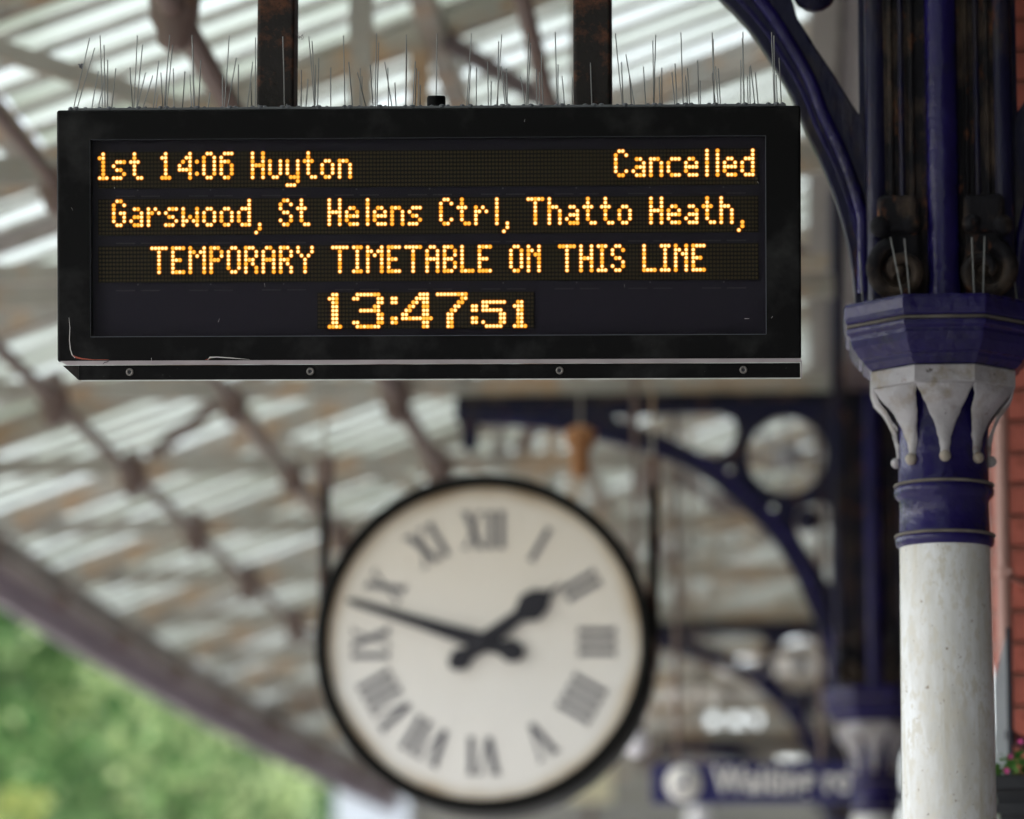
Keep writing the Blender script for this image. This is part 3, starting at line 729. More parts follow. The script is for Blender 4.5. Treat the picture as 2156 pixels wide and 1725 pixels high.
for li, line in enumerate(LINES):
    c0, c1 = (0, 188) if li < 3 else (63, 124)
    zt = Z1 - .0766 - .0827 * li
    xa, xb = X0 + .0735 + c0 * PXC, X0 + .0735 + c1 * PXC
    p = MB(); p.box(((xa + xb) / 2, .022, zt - 4 * PXR), (xb - xa + .007, .004, 8 * PXR + .008))
    panel = p.build('led_panel', M['led_board'], board)
    lit = set()
    for ch, cc in line:
        b = MB()
        for r_, row in enumerate(FONT[ch]):
            for q, v in enumerate(row):
                if v == '#':
                    lit.add((cc + q, r_)); x = X0 + .0735 + (cc + q) * PXC; z = zt - r_ * PXR
                    j = random.random()
                    dot(b, x, .0180, z, .00465, 12, 0); dot(b, x, .0176, z, .00345, 12, 1)
                    dot(b, x, .0172, z, .0026 if j > .25 else .0019, 12, 3 if j < .3 else 2)
        b.build('lit_character', [M['led_halo'], M['led_mid'], M['led_core'], M['led_core2']], panel)
    b = MB()
    for c_ in range(c0, c1 + 1):
        for r_ in range(9):
            if (c_, r_) not in lit: dot(b, X0 + .0735 + c_ * PXC, .0190, zt - r_ * PXR, .0027, 6, 0)
    b.build('unlit_led_dots', M['unlit'], panel, kind='stuff')
# faint seams and clips between the LED modules
b = MB()
for li in range(3):
    for k in range(9):
        x = X0 + .1395 + k * .1283; z = Z1 - .0766 - .0827 * li
        if li != 1: dot(b, x, .0230, z - .0632, .0016, 8, 0)
        for s_ in (-.0374, .0066):
            for q in range(16): b.box((x + s_ + q * .0021, .0236, z - .0737), (.0008, .001, .0024))
b.build('module_clips', mat('module_clip_grey', (0.040, 0.040, 0.052), 0.6), board)
# trim below the frame, lower lip with screws
b = MB(); b.add([(X0 + .004, .001, -Z1 + .002), (SW / 2 - .001, .001, -Z1 + .002), (SW / 2 - .001, .006, -Z1 - .0052), (X0 + .016, .006, -Z1 - .0052),
                 (X0 + .004, .02, -Z1 + .002), (SW / 2 - .001, .02, -Z1 + .002), (SW / 2 - .001, .02, -Z1 - .0052), (X0 + .016, .02, -Z1 - .0052)],
                [(0, 1, 2, 3), (7, 6, 5, 4), (3, 2, 6, 7), (0, 3, 7, 4), (1, 5, 6, 2), (0, 4, 5, 1)])
b.build('lower_trim', M['case_trim'], board)
lipz0, lipz1 = -Z1 - .0315, -Z1 - .0060
b = MB(); b.box(((X0 + .036 + SW / 2 - .002) / 2, .016, (lipz0 + lipz1) / 2), (SW / 2 - .002 - X0 - .036, .010, lipz1 - lipz0)); b.build('lower_lip', M['case'], board, bevel=.001, seg=1)
b = MB(); b.prism([(X0 + .008, lipz1), (X0 + .0358, lipz1), (X0 + .0358, lipz0)], .012, .10); b.build('lip_end_cheek', M['pole'], board)
b = MB(); b.box(((X0 + .040 + SW / 2) / 2, .018, lipz0 - .0012), (SW / 2 - X0 - .042, .012, .0020)); b.build('lip_edge', M['alu'], board)
b = MB(); b.box((SW / 2 + .0002, .014, -Z1 - .017), (.0022, .012, .031)); b.build('lip_end_plate', M['case_trim'], board)
for u in (274, 656, 1181, 1566):
    x = X0 + (u - 122) / 1565.0 * SW; b = MB(); zc = (lipz0 + lipz1) / 2 + .001
    b.lathe([(.0030, .0095), (.0034, .0085), (.0062, .0085), (.0068, .0095), (.0068, .0115)], 20, (x, 0, zc), axis='Y', cap=False)
    sc_ = b.build('screw', M['screw'], board)
    b = MB(); b.lathe([(.0001, .0108), (.0031, .0105)], 6, (x, 0, zc), axis='Y', cap=False); b.build('screw_socket', M['plate_edge'], sc_)
# peeled paint along lower left corner and bottom edge
def ribbon(name, pts, wds, m):
    b = MB(); vs = []
    for i, (x, z) in enumerate(pts):
        a = Vector(pts[max(i - 1, 0)]); c = Vector(pts[min(i + 1, len(pts) - 1)]); t = (c - a).normalized(); nn = Vector((-t.y, t.x)) * wds[i] / 2
        vs += [(x + nn.x, -.0006, z + nn.y), (x - nn.x, -.0006, z - nn.y)]
    b.add(vs, [(2 * i, 2 * i + 1, 2 * i + 3, 2 * i + 2) for i in range(len(pts) - 1)]); return b.build(name, m, board)
def lp(u, v): return (X0 + (u - 119.5 - (v - 232) * .0047) / 1567.0 * SW, Z1 - (v - 232 + (u - 119) * .0045) / 530.0 * SH)
ribbon('peeled_edge', [lp(*p) for p in ((147, 668), (149, 690), (148, 715), (150, 735), (154, 747), (160, 753))], [.0004, .0010, .0012, .0015, .0016, .0010], M['peel'])
ribbon('peeled_edge', [lp(*p) for p in ((155, 748), (163, 752), (175, 755), (200, 757), (232, 757))], [.0010, .0028, .0022, .0010, .0008], M['peel_red'])
ribbon('peeled_edge', [lp(*p) for p in ((441, 757), (446, 752), (460, 751), (490, 753), (530, 756))], [.0012, .0026, .0016, .0014, .0004], M['peel'])
ribbon('peeled_edge', [lp(*p) for p in ((436, 757), (443, 755), (448, 753))], [.0006, .0014, .0008], M['peel_red'])
ribbon('crack', [lp(*p) for p in ((232, 757), (230, 761), (222, 763), (219, 767))], [.0008, .0016, .0012, .0006], M['plate_edge'])
for (u, v, du, dv, ww) in ((463, 678, 3, -8, .7), (561, 596, 1, 8, .6), (243, 394, 0, 4, .7), (1318, 598, 1, 7, .4), (1570, 670, 10, 0, 1.2), (322, 753, 0, 6, .7), (152, 437, 3, 6, .4), (1108, 258, 1, -5, .8), (1596, 384, 4, 4, .6), (1430, 760, 3, -3, .6), (2200 / 1.353, 905 / 1.353, 3, -4, .8)):
    ribbon('scratch', [lp(u, v), lp(u + du, v + dv)], [.0009 * ww, .0005 * ww], M['peel'])
# sensor on top
b = MB(); b.lathe([(.0170, 0), (.0172, .004), (.0165, .006), (.0165, .030), (.0150, .033), (.001, .0335)], 24, (X0 + (915 - 119) / 1567 * SW, .09, Z1 - .006)); b.build('sensor_cap', M['case'], board, bevel=0)
# poles, upright in the world
inv = mt.inverted()
bl = Vector(board.location)
for (ul, ur) in ((543, 626), (1208, 1288)):
    pc = at((ul + ur) / 2, 120, 7.36)
    ln = 1.25
    base = inv @ (Vector((pc.x, 7.36, 3.30)) - bl)
    b = MB(); b.box((0, 0, ln / 2), (.0665, .0665, ln)); o = b.build('hanger_pole', M['pole'], board, bevel=.006, seg=3)
    o.matrix_parent_inverse = Matrix.Identity(4)
    o.matrix_local = Matrix.Translation(base) @ inv.to_3x3().to_4x4()
b = MB(); b.beam((XE + .1, 0, 0), (.14, 0, 0), .09, .12)
o = b.build('pole_crossbeam', M['pole'], canopy, (0, 7.36, 4.56))

# ---- bird spikes on the board (its own fitted strips)
SPK = [(200, 575, 292, 203), (218, 575, 318, 257), (360, 575, 347, 190), (373, 575, 368, 240), (386, 578, 388, 322), (407, 578, 431, 367), (298, 580, 338, 380), (330, 578, 376, 400), (525, 575, 546, 188), (522, 575, 506, 362), (540, 575, 574, 240), (567, 575, 628, 405),
 (537, 575, 590, 390), (687, 575, 719, 188), (700, 577, 735, 240), (742, 580, 738, 367), (628, 580, 661, 325), (642, 580, 655, 503), (695, 575, 705, 367), (684, 575, 672, 390), (848, 575, 838, 188), (853, 575, 842, 230), (872, 577, 885, 322), (785, 578, 800, 383), (838, 575, 827, 400), (920, 577, 935, 495), (1010, 575, 1037, 190),
 (1025, 572, 1075, 310), (1083, 577, 1086, 347), (1130, 575, 1162, 332), (1175, 572, 1178, 200), (1187, 570, 1225, 300), (1003, 572, 1001, 400), (1158, 572, 1152, 440), (1332, 572, 1323, 195), (1340, 572, 1365, 332), (1420, 577, 1421, 375), (1445, 577, 1457, 423), (1493, 572, 1462, 197), (1497, 572, 1479, 220), (1508, 572, 1515, 312), (1494, 572, 1498, 348),
 (1580, 575, 1579, 363), (1655, 570, 1647, 190), (1697, 570, 1675, 332), (1773, 567, 1722, 387), (1735, 570, 1737, 365), (1745, 570, 1746, 408), (1817, 570, 1824, 178), (1826, 570, 1835, 227), (1808, 570, 1790, 347), (1910, 570, 1868, 332), (1888, 570, 1884, 363), (1930, 570, 1922, 443), (1979, 570, 1983, 185), (1980, 570, 1984, 215), (2015, 567, 2031, 330), (2028, 567, 2037, 365),
 (2045, 567, 2048, 382), (2056, 567, 2058, 455), (2140, 567, 2147, 180)]
SPK2 = [(147, 567, 174, 177), (158, 567, 170, 345), (200, 570, 201, 363), (265, 568, 261, 332), (308, 567, 336, 185), (314, 567, 320, 222), (357, 565, 334, 355), (365, 565, 347, 390), (367, 567, 361, 367), (278, 568, 280, 437), (467, 566, 480, 175), (475, 566, 490, 230), (465, 566, 436, 410), (525, 566, 521, 370), (537, 568, 539, 387), (558, 566, 547, 282),
 (632, 566, 622, 173), (636, 566, 637, 345), (673, 565, 658, 408), (712, 566, 713, 415), (818, 562, 804, 182), (822, 562, 818, 323), (982, 562, 943, 178), (985, 562, 976, 333), (1048, 562, 999, 292), (1030, 562, 1018, 410), (1107, 560, 1093, 358), (1147, 560, 1143, 217), (1149, 560, 1159, 185), (1183, 560, 1177, 412), (1193, 560, 1191, 363),
 (1263, 558, 1245, 388), (1273, 558, 1261, 340), (1306, 558, 1293, 175), (1330, 558, 1318, 405), (1340, 558, 1328, 367), (1389, 558, 1382, 322), (1397, 558, 1396, 432), (1471, 556, 1460, 173), (1472, 556, 1466, 210), (1480, 556, 1460, 390), (1493, 556, 1478, 355), (1505, 556, 1493, 367), (1613, 555, 1613, 322), (1632, 555, 1624, 172), (1630, 555, 1621, 205),
 (1653, 554, 1649, 410), (1663, 554, 1660, 357), (1690, 554, 1665, 350), (1708, 554, 1690, 388), (1793, 553, 1777, 172), (1797, 553, 1790, 190), (1808, 550, 1802, 400), (1831, 550, 1818, 310)]
spk = thing('bird_spikes', 'long row of thin steel bird spikes along the top of the departure board', 'bird spikes', bl)
spk.rotation_euler = board.rotation_euler
k = 1.875 * 1.353
base_x = set()
for i, (arr, ox) in enumerate(((SPK, 100 / 1.353), (SPK2, 1250 / 1.353))):
    for j, (a, c, d, e) in enumerate(arr):
        u0, u1, v1 = a / k + ox, d / k + ox, e / k
        tall = e < 245
        Yb = 7.315 + (0.0 if tall else random.uniform(-.01, .02))
        p = at(u0, c / k + 2, Yb); pl = inv @ (p - bl); pl.z = Z1 + .002
        hgt = (225 - v1) / 1205.0
        L = .155
        lean = math.sqrt(max(0, L * L - hgt * hgt)) * (.45 if tall else .8) * random.choice((1, 1, -1))
        if tall: lean *= .5
        tw = at(u1, v1, Yb + lean); tl = inv @ (tw - bl)
        mdl = (pl + tl) / 2 + Vector((random.uniform(-.0004, .0004), 0, 0))
        b = MB(); b.tube([pl, mdl, tl], .00095, 6); b.build('wire', M['wire'], spk)
b = MB(); b.box((0, .040, Z1 + .0022), (SW - .05, .045, .005)); b.build('spike_strip', M['glue'], spk, bevel=.001, seg=1)
for j in range(24):
    u = 160 + j * 64.2; x = X0 + (u - 119) / 1567 * SW
    b = MB(); b.ball((x + random.uniform(-.003, .003), .022, Z1 + .003), .0062, 10, sq=.8)
    for q in (-1, 1): b.ball((x + q * random.uniform(.009, .018), .022, Z1 + .003), random.uniform(.0036, .0056), 10, sq=.9)
    b.ball((x, .032, Z1 - .001), .018, 10, sq=.22)
    b.build('glue_blob', M['glue'], spk)
tw = inv @ (at(172, 139, 7.33) - bl); b = MB()
for q in range(16): b.ball(tw + Vector([random.gauss(0, .0024) for _ in range(3)]), random.uniform(.001, .0022), 6)
b.build('caught_fluff', M['fluff'], spk)
tw = inv @ (at(628, 75, 7.34) - bl); b = MB(); pp = tw.copy(); pts = [pp.copy()]
for q in range(26): pp = pp + Vector((random.gauss(0, .0022), random.gauss(0, .001), random.gauss(0, .0022))); pts.append(pp.copy())
b.tube(pts, .0004, 4); b.build('caught_thread', M['fluff'], spk)

# ================================================================ CLOCK
CY = 13.4
cc = at(1018, 1353, CY)
RO = 0.486; RF = 0.448
clock = thing('station_clock', 'large round station clock with cream dial, black rim and Roman numerals, hung on two rods', 'clock', cc)
b = MB(); b.lathe([(RF + .001, .012), (RF + .002, -.012), (RF + .010, -.024), (RO - .006, -.024), (RO, -.012), (RO, .34), (RO - .02, .36), (.30, .37), (.001, .37)], 72, axis='Y', cap=False); b.build('case', M['clockrim'], clock)
b = MB(); b.lathe([(.0001, .001), (.2, .001), (RF + .0035, .001)], 72, axis='Y', cap=False); b.build('dial', M['dial'], clock)
def numeral(txt, ang_):
    W = {'I': .022, 'V': .062, 'X': .062}; H_ = .106; tot = sum(W[c] for c in txt) + .009 * (len(txt) - 1)
    b = MB(); x = -tot / 2; r0 = .272
    def quad(xa, xb, wa, z0=0., z1=1.):
        b.add([(xa - wa / 2, 0, r0 + z0 * H_), (xa + wa / 2, 0, r0 + z0 * H_), (xb + wa / 2, 0, r0 + z1 * H_), (xb - wa / 2, 0, r0 + z1 * H_),
               (xa - wa / 2, .002, r0 + z0 * H_), (xa + wa / 2, .002, r0 + z0 * H_), (xb + wa / 2, .002, r0 + z1 * H_), (xb - wa / 2, .002, r0 + z1 * H_)], [(0, 1, 2, 3), (0, 4, 5, 1), (1, 5, 6, 2), (2, 6, 7, 3), (3, 7, 4, 0)])
    for c in txt:
        wd = W[c]; m_ = x + wd / 2
        if c == 'I': quad(m_, m_, .0160); quad(m_, m_, .022, 0, .05); quad(m_, m_, .022, .95, 1)
        elif c == 'V': quad(m_, m_ - .021, .0185); quad(m_ + .003, m_ + .026, .007); quad(m_ - .021, m_ - .021, .03, .95, 1); quad(m_ + .026, m_ + .026, .02, .95, 1)
        else: quad(m_ + .021, m_ - .021, .0185); quad(m_ - .021, m_ + .021, .007); quad(m_ - .021, m_ - .021, .028, .95, 1); quad(m_ + .021, m_ + .021, .022, .95, 1); quad(m_ - .021, m_ - .021, .022, 0, .05); quad(m_ + .021, m_ + .021, .028, 0, .05)
        x += wd + .009
    o = b.build('numeral', M['numeral'], clock, (0, -.0025, 0)); o.rotation_euler = (0, R(ang_), 0)
for i, t in enumerate(['XII', 'I', 'II', 'III', 'IIII', 'V', 'VI', 'VII', 'VIII', 'IX', 'X', 'XI']): numeral(t, i * 30)
def hand(name, poly, ang_, y):
    b = MB(); b.prism(poly, -.002, .002); o = b.build(name, M['clockhand'], clock, (0, y, 0)); o.rotation_euler = (0, R(ang_), 0)
mh = [(-.026, 0), (-.016, .20), (-.010, .39), (0, .418), (.010, .39), (.016, .20), (.026, 0), (.020, -.05), (.034, -.085), (.022, -.115), (0, -.125), (-.022, -.115), (-.034, -.085), (-.020, -.05)]
hh = [(-.026, 0), (-.019, .125), (-.044, .165), (-.036, .205), (-.010, .235), (0, .285), (.010, .235), (.036, .205), (.044, .165), (.019, .125), (.026, 0), (.020, -.05), (.034, -.08), (.020, -.11), (0, -.12), (-.020, -.11), (-.034, -.08), (-.020, -.05)]
hand('hour_hand', hh, 53.5, -.010); hand('minute_hand', mh, 287.5, -.016)
b = MB(); b.lathe([(.001, -.024), (.016, -.022), (.022, -.012), (.022, 0)], 16, axis='Y'); b.build('hand_boss', M['clockhand'], clock)
clock.scale = (1.104, 1.104, 1.104)
for sx in (-1, 1):
    u = 684 if sx < 0 else 1374
    q = (at(u, 985, CY + .09) - cc) / 1.104
    q2 = Vector((sx * (RO + .012), .09, -.02)); q2.x = q.x
    b = MB(); b.tube([q, q2], .016, 10); b.build('hanger_rod', M['pole'], clock)
    b = MB(); b.box((q.x, .09, q.z - .012), (.05, .05, .085)); b.build('rod_clamp', M['maroon'], clock, bevel=.005)
    b = MB(); b.box((q.x - sx * .012, .09, -.03), (.05, .05, .09)); b.build('case_lug', M['maroon'], clock, bevel=.005)
    b = MB(); b.tube([q, (q.x, .09, (ZT - cc.z - .04) / 1.104)], .005, 6); b.build('suspension_wire', M['cream'], clock)
b = MB(); b.tube([(at(684, 985, CY + .09) - cc) / 1.104 + Vector((0, 0, .4)), (at(1374, 985, CY + .09) - cc) / 1.104 + Vector((0, 0, .4))], .004, 6); b.build('spreader_wire', M['cream'], clock)
b = MB(); b.beam((XE + .15, 0, 0), (.12, 0, 0), .045, .06); b.build('clock_crossbeam', M['cream'], canopy, (0, CY + .09, ZT))

# ================================================================ WAITING ROOM SIGN
WY = 16.15
p0 = at(1370, 1606, WY); p1 = at(1900, 1690, WY)
sg = thing('waiting_room_sign', 'dark blue sign board reading Waiting room with a round white pictogram', 'sign', (p0.x, WY, p1.z))
w_, h_ = p1.x - p0.x, p0.z - p1.z
b = MB(); b.box((w_ / 2, .03, h_ / 2), (w_, .05, h_)); b.build('board', M['sign_blue'], sg, bevel=.006)
cu = bpy.data.curves.new('txt', 'FONT'); cu.body = 'Waiting room'; cu.size = .185; cu.extrude = .002; cu.offset = .0055; cu.space_character = 1.06
ob = bpy.data.objects.new('tmp', cu); COL.objects.link(ob)
dg = bpy.context.evaluated_depsgraph_get(); dg.update()
me = bpy.data.meshes.new_from_object(ob.evaluated_get(dg)); bpy.data.objects.remove(ob)
mx = max(v.co.x for v in me.vertices)
sc = (at(1878, 1650, WY).x - at(1503, 1650, WY).x) / mx
for v in me.vertices: v.co = Vector((v.co.x * sc, v.co.z - .0, v.co.y * sc * 1.25))
me.flip_normals(); me.materials.clear(); me.materials.append(M['sign_white'])
link('lettering', me, sg, (at(1503, 1650, WY).x - p0.x, .0, h_ * .27))
cx_ = at(1439, 1650, WY).x - p0.x
b = MB(); b.lathe([(.001, .0), (.070, .0), (.070, .004)], 32, (cx_, 0, h_ / 2), axis='Y'); b.build('pictogram_disc', M['sign_white'], sg)
k_ = .66; hc = h_ / 2
b = MB(); b.prism([(cx_ + a * k_, hc + c * k_) for a, c in ((-.045, -.05), (-.030, -.05), (-.030, -.015), (.02, -.015), (.02, .03), (.005, .03), (.003, -.001), (-.045, -.001))], -.004, -.001)
b.lathe([(.001, -.004), (.010, -.004), (.010, -.001)], 12, (cx_ + .012 * k_, 0, hc + .048 * k_), axis='Y'); b.build('pictogram_figure', M['sign_blue'], sg)
for x in (.10, w_ - .30):
    b = MB(); b.tube([(x, .03, h_), (x, .03, ZT - p1.z - .02)], .012, 8); b.build('hanger_rod', M['maroon'], sg)

# small fittings far along the platform
def globe(u, v, Y, r, lab):
    p = at(u, v, Y); t = thing('globe_lamp', lab, 'lamp', p)
    b = MB(); b.ball((0, 0, 0), r, 20); b.build('globe', M['lamp_white'], t)
    b = MB(); b.lathe([(.03, r * .92), (.03, r + .05)], 12); b.tube([(0, 0, r + .05), (0, 0, max(.3, ZT - p.z))], .010, 8); b.build('stem', M['maroon'], t)
globe(1340, 1566, 15.5, .050, 'white globe lamp hanging beside the lower right of the clock')
globe(1471, 1722, 26.0, .085, 'white globe lamp below the waiting room sign')
# hanging basket chain fitting seen as a warm spot near the top of the clock
p = at(1222, 950, 14.6); t = thing('orange_lantern', 'small rusty orange lantern hanging under the roof above the clock', 'lantern', p)
b = MB(); b.lathe([(.02, -.09), (.035, -.07), (.030, .0), (.055, .03), (.055, .07), (.02, .09)], 12); b.build('body', mat('rust_orange', (0.45, 0.20, 0.085), 0.7), t)
b = MB(); b.tube([(0, 0, .09), (0, 0, ZT - p.z + .2)], .005, 6); b.build('chain', M['cream'], t)

# cream panel seen low down right of the clock, white house beyond
p = at(1195, 1690, 33); q = at(1290, 1598, 33)
t = thing('notice_panel', 'cream notice panel low down to the right of the clock', 'notice panel', (p.x, 33, p.z))
b = MB(); b.box(((q.x - p.x) / 2, 0, (q.z - p.z) / 2), (q.x - p.x, .06, q.z - p.z)); b.build('panel', mat('cream_panel', (0.80, 0.73, 0.54), 0.6), t, bevel=.01)
b = MB(); b.tube([((q.x - p.x) / 2, .04, -p.z), ((q.x - p.x) / 2, .04, 0)], .03, 8); b.build('post', M['maroon'], t)

# ================================================================ BUILDING AT THE RIGHT
bw = thing('brick_wall', 'red brick station wall behind the planter at the right edge', 'wall', (0, 0, 0))
WX0, WYF, BH, BL, J = .470, 10.02, .065, .215, .010
b = MB(); b.box(((WX0 + 4.2) / 2 + .004, WYF + .18, 2.55), (4.2 - WX0 - .008, .34, 5.1)); b.build('wall_core', M['mortar'], bw)
brs = {}
def brick_piece(L):
    kk = round(L, 3)
    if kk not in brs:
        q = MB(); q.box((0, 0, 0), (L, .1025, BH)); brs[kk] = q.mesh('brick', M['brick'], bevel=.003, seg=1)
    return brs[kk]
n_b = 0; z = .04
row = 0
while z < 5.05:
    x = WX0; first_ = (BL if row % 2 else .1025)
    while x < 1.30:
        L = first_ if x == WX0 else (BL if (row % 2 == 0) else BL)
        if n_b < 296: link('brick', brick_piece(L), bw, (x + L / 2, WYF + .0385 + random.uniform(-.0015, .0015), z + BH / 2)); n_b += 1
        x += L + J
    z += BH + J; row += 1
# rest of that wall reads as one mass
b = MB(); z = .04; row = 0
while z < 5.05:
    x = WX0 + (4 if row % 2 == 0 else 4) * (BL + J) - (.1125 if row % 2 == 0 else 0)
    while x < 4.1:
        b.box((x + BL / 2, WYF + .0385, z + BH / 2), (BL, .1025, BH)); x += BL + J
    z += BH + J; row += 1
b.build('far_brickwork', M['brick'], bw, kind='stuff')
# unseen building flank along the platform, extended to block light from the right
fl = thing('unseen_station_flank', 'unseen station building flank behind the columns, extended to block light from the right', 'building', (0, 0, 0))
b = MB(); b.box((2.3, 7.0, 2.55), (.3, 78, 5.1)); b.build('wall', mat('dark_unseen_flank', (0.10, 0.085, 0.085), 0.8, vary=0.2, vscale=2), fl)  # flank kept dark to cut red bounce onto the columns
for y in (-28, -23, -18, -13, -8, -3, 2, 6.5, 14, 19, 24, 29, 34):
    b = MB(); b.box((2.14, y, 1.9), (.05, 1.2, 1.9)); f_ = b.build('window', M['sign_white'], fl)
    b = MB(); b.box((2.11, y, 1.9), (.03, 1.05, 1.75)); b.build('pane', M['darkglass'], f_)
# pipe in front of the wall corner
pa = at(2114, 1200, 9.80)
t = thing('downpipe', 'pinkish brown painted downpipe on the corner of the brick wall', 'pipe', (pa.x, 9.80, 0))
b = MB(); b.tube([(0, 0, 0), (0, 0, 5.0)], .0165, 16); b.build('pipe', M['pipe'], t)
for z in (1.2, at(2118, 1206, 9.8).z, 4.3):
    b = MB(); b.lathe([(.0165, -.012), (.0195, -.010), (.0195, .010), (.0165, .012)], 16, (0, 0, z)); b.beam((0, .02, z), (0.06, .20, z), .012, .012); b.ball((.012, -.022, z), .008, 10); b.build('pipe_clip', M['pipe'], t)
# reveal strip: narrow recess left of the pipe
# projecting plate seen nearly edge on
pt = at(2124, 1322, 9.35); pb = at(2124, 1640, 9.35)
t = thing('projecting_sign', 'narrow dark edged plate projecting from the wall above the flower trough', 'sign', (pt.x, 9.35, pb.z))
H_ = pt.z - pb.z
b = MB(); vs = []
X_l = at(2105, 1500, 9.35).x - pt.x
b.add([(X_l, .28, 0), (X_l, .28, H_ * .72), (-.002, -.002, H_), (-.002, -.002, 0), (X_l + .004, .285, 0), (X_l + .004, .285, H_ * .72), (.002, .004, H_), (.002, .004, 0)],
      [(0, 1, 2, 3), (7, 6, 5, 4), (0, 4, 5, 1), (1, 5, 6, 2), (3, 7, 4, 0)])
b.build('plate', M['plate_face'], t)
b = MB(); b.box((-.0015, -.006, H_ / 2), (.0115, .016, H_)); b.build('edge_trim', M['plate_edge'], t, bevel=.002)
b = MB(); b.beam((0, .05, H_ * .3), (.10, .62, H_ * .3), .02, .02); b.build('arm', M['plate_edge'], t)

# flower trough
PY = 8.95
pz = at(2120, 1655, PY); px = at(2088, 1655, PY).x
t = thing('flower_trough', 'black hanging flower trough with pink flowers at the right edge', 'planter', (px, PY, pz.z))
TL = .62
b = MB()
vs = [(0, -.09, 0), (TL, -.09, 0), (TL, .09, 0), (0, .09, 0), (.035, -.06, -.19), (TL - .035, -.06, -.19), (TL - .035, .06, -.19), (.035, .06, -.19)]
b.add(vs, [(0, 4, 5, 1), (1, 5, 6, 2), (2, 6, 7, 3), (3, 7, 4, 0), (4, 7, 6, 5)]); b.build('trough', M['planter'], t)
b = MB()
for (x0, y0, x1, y1) in ((-.008, -.098, TL + .008, -.098), (-.008, .098, TL + .008, .098)): b.beam((x0, y0, 0), (x1, y1, 0), .018, .030)
for x in (-.002, TL + .002): b.beam((x, -.09, 0), (x, .09, 0), .018, .0296)
b.build('rim', M['planter'], t, bevel=.004)
b = MB(); b.box((TL / 2, 0, -.012), (TL - .02, .165, .01)); b.build('soil', M['soil'], t)
b = MB(); b.beam((.12, .1, -.05), (.12, 1.02, -.05), .02, .03); b.beam((.5, .1, -.05), (.5, 1.02, -.05), .02, .03); b.beam((.0, -.115, -.055), (TL, -.115, -.055), .012, .02); b.build('support_arms', M['planter'], t)
b = MB(); b.beam((.05, .0, -.19), (.05, .0, -.36), .03, .03); b.beam((.05, 0, -.36), (.5, .9, -.36), .02, .03); b.build('stay', M['planter'], t)
b = MB()
for i in range(520):
    x = random.uniform(.0, TL); y = random.uniform(-.1, .1); hgt = random.uniform(.0, .062) * (1 if x > .02 else .6)
    c = Vector((x, y, hgt)); L = random.uniform(.018, .034)
    d = Vector((random.gauss(0, 1), random.gauss(0, 1), random.gauss(.3, .6))).normalized(); s_ = d.cross(Vector((random.random(), random.random(), random.random()))).normalized()
    nn = d.cross(s_) * L * .12
    b.add([c - d * L / 2, c + s_ * L * .36 + nn, c + d * L / 2, c - s_ * L * .36 + nn], [(0, 1, 2, 3)])
b.build('foliage', M['leaf_plant'], t, kind='stuff')
for i in range(7):
    if i == 0: c = at(2119, 1623, PY - .09) - Vector((px, PY, pz.z))
    elif i == 1: c = at(2127, 1594, PY - .05) - Vector((px, PY, pz.z))
    else: c = Vector((random.uniform(.04, TL), random.uniform(-.1, .08), random.uniform(.03, .09)))
    b = MB()
    for q in range(5):
        a = 2 * math.pi * q / 5; dd = Vector((math.cos(a), -.4, math.sin(a))); s_ = Vector((-math.sin(a), 0, math.cos(a)))
        b.add([c, c + dd * .004 + s_ * .0028, c + dd * .0075, c + dd * .004 - s_ * .0028], [(0, 1, 2, 3)])
    b.build('flower', M['petal_pink'], t)

# ================================================================ BEYOND THE TRACK
def tree(x, y, h, rad, lm, lab, n=5200, z0=-1.2, seed=1, leaf=.30):
    rd = random.Random(seed)
    t = thing('tree', lab, 'tree', (x, y, z0), group='trees beyond the track')
    b = MB(); b.tube([(0, 0, 0), (.1, 0, h * .3), (-.05, .1, h * .62), (0, 0, h * .85)], [h * .028, h * .022, h * .013, h * .004], 10)
    for i in range(9):
        a = rd.uniform(0, 6.28); s = h * rd.uniform(.25, .6); L = rad * rd.uniform(.6, .9)
        b.tube([(0, 0, s), (math.cos(a) * L * .5, math.sin(a) * L * .5, s + L * .35), (math.cos(a) * L, math.sin(a) * L, s + L * .6)], [h * .010, h * .006, h * .002], 6)
    b.build('trunk', M['bark'], t)
    cl = []
    for i in range(46):
        a = rd.uniform(0, 6.28); zc = rd.uniform(.22, 1.0); rr = rad * math.sqrt(max(.05, 1 - ((zc - .55) / .5) ** 2)) * math.sqrt(rd.uniform(.15, 1))
        cl.append((Vector((math.cos(a) * rr, math.sin(a) * rr, h * zc)), rad * rd.uniform(.20, .36)))
    vs = []; fs = []
    for i in range(n):
        c, r_ = rd.choice(cl); d = Vector((rd.gauss(0, 1), rd.gauss(0, 1), rd.gauss(0, .8))); d = d.normalized() * r_ * rd.uniform(.55, 1.05)
        p = c + d; L = leaf * rd.uniform(.6, 1.3)
        e1 = Vector((rd.gauss(0, 1), rd.gauss(0, 1), rd.gauss(0, 1))).normalized(); e2 = e1.cross(Vector((rd.gauss(0, 1), rd.gauss(0, 1), rd.gauss(0, 1)))).normalized()
        k_ = len(vs); vs += [tuple(p - e1 * L / 2), tuple(p + e2 * L * .3), tuple(p + e1 * L / 2), tuple(p - e2 * L * .3)]; fs.append((k_, k_ + 1, k_ + 2, k_ + 3))
    b = MB(); b.add(vs, fs); b.build('crown', lm, t)
tree(-11.5, 33, 9.0, 3.6, M['leaf_lime'], 'lime green tree nearest the canopy edge at the lower left', seed=1)
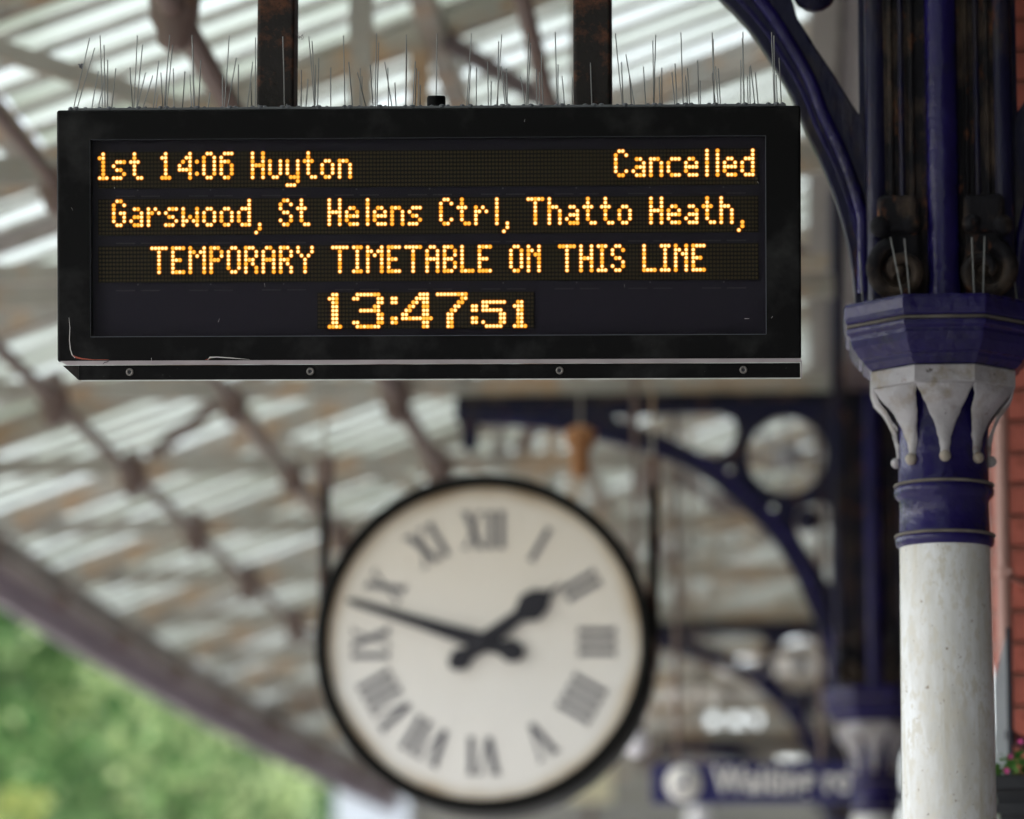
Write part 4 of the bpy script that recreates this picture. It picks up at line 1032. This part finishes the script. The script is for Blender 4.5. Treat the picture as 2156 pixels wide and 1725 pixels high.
tree(-17.5, 40, 12.0, 4.6, M['leaf_mid'], 'tall mid green tree at the far left behind the lime green one', seed=2, n=7000)
tree(-12.6, 50, 11.5, 4.4, M['leaf_dark'], 'dark green tree between the lime green trees and the clock', seed=3, n=7000)
tree(-17.5, 60, 14.0, 6.0, M['leaf_dark'], 'dark tall tree forming the backdrop at lower left', seed=4, n=9000)
tree(-9.9, 43, 7.0, 2.3, M['leaf_lime'], 'small yellowish green tree right of the lime green one', seed=5, n=4000)
tree(-9.6, 60, 9.5, 3.2, M['leaf_mid'], 'mid green tree just left of the white house', seed=6)
tree(-25, 66, 15.0, 7.0, M['leaf_mid'], 'broad mid green tree at the very back left', seed=7, n=9000)
tree(-14.5, 76, 16.0, 7.0, M['leaf_dark'], 'largest dark tree behind the white house and the others', seed=8, n=9000, leaf=.5)
rdb = random.Random(5)
b = MB(); nx, nz = 40, 10; vs = []
for a in range(nx + 1):
    for c in range(nz + 1):
        x = -75 + a * 1.8; t = c / nz
        vs.append((x + rdb.uniform(-.5, .5), 82 + 26 * t + rdb.uniform(-2, 2), -1.3 + 15 * t ** .8 + rdb.uniform(-.6, .6)))
b.add(vs, [(a * (nz + 1) + c, (a + 1) * (nz + 1) + c, (a + 1) * (nz + 1) + c + 1, a * (nz + 1) + c + 1) for a in range(nx) for c in range(nz)], 0, True)
b.build('hillside', mat('wooded_hillside', (0.035, 0.075, 0.025), 0.95, vary=0.5, vscale=0.5), kind='structure')
hx0 = at(705, 1690, 64).x
hs_ = thing('white_house', 'white rendered house glimpsed below the canopy edge left of the clock', 'house', (hx0, 64, -1.2))
b = MB(); b.box((3.0, 2.5, 3.9), (6.0, 5, 7.8)); b.build('wall', M['render'], hs_)
b = MB(); b.prism([(-.05, 7.8), (6.3, 7.8), (3.0, 9.6)], -.3, 5.3); b.build('roof', M['slate'], hs_)
for x in (1.15, 3.0, 4.8):
    b = MB(); b.box((x, -.02, 4.6), (.8, .06, 1.2)); f_ = b.build('window', M['slate'], hs_); b = MB(); b.box((x, -.06, 4.6), (.66, .03, 1.05)); b.build('pane', M['darkglass'], f_)
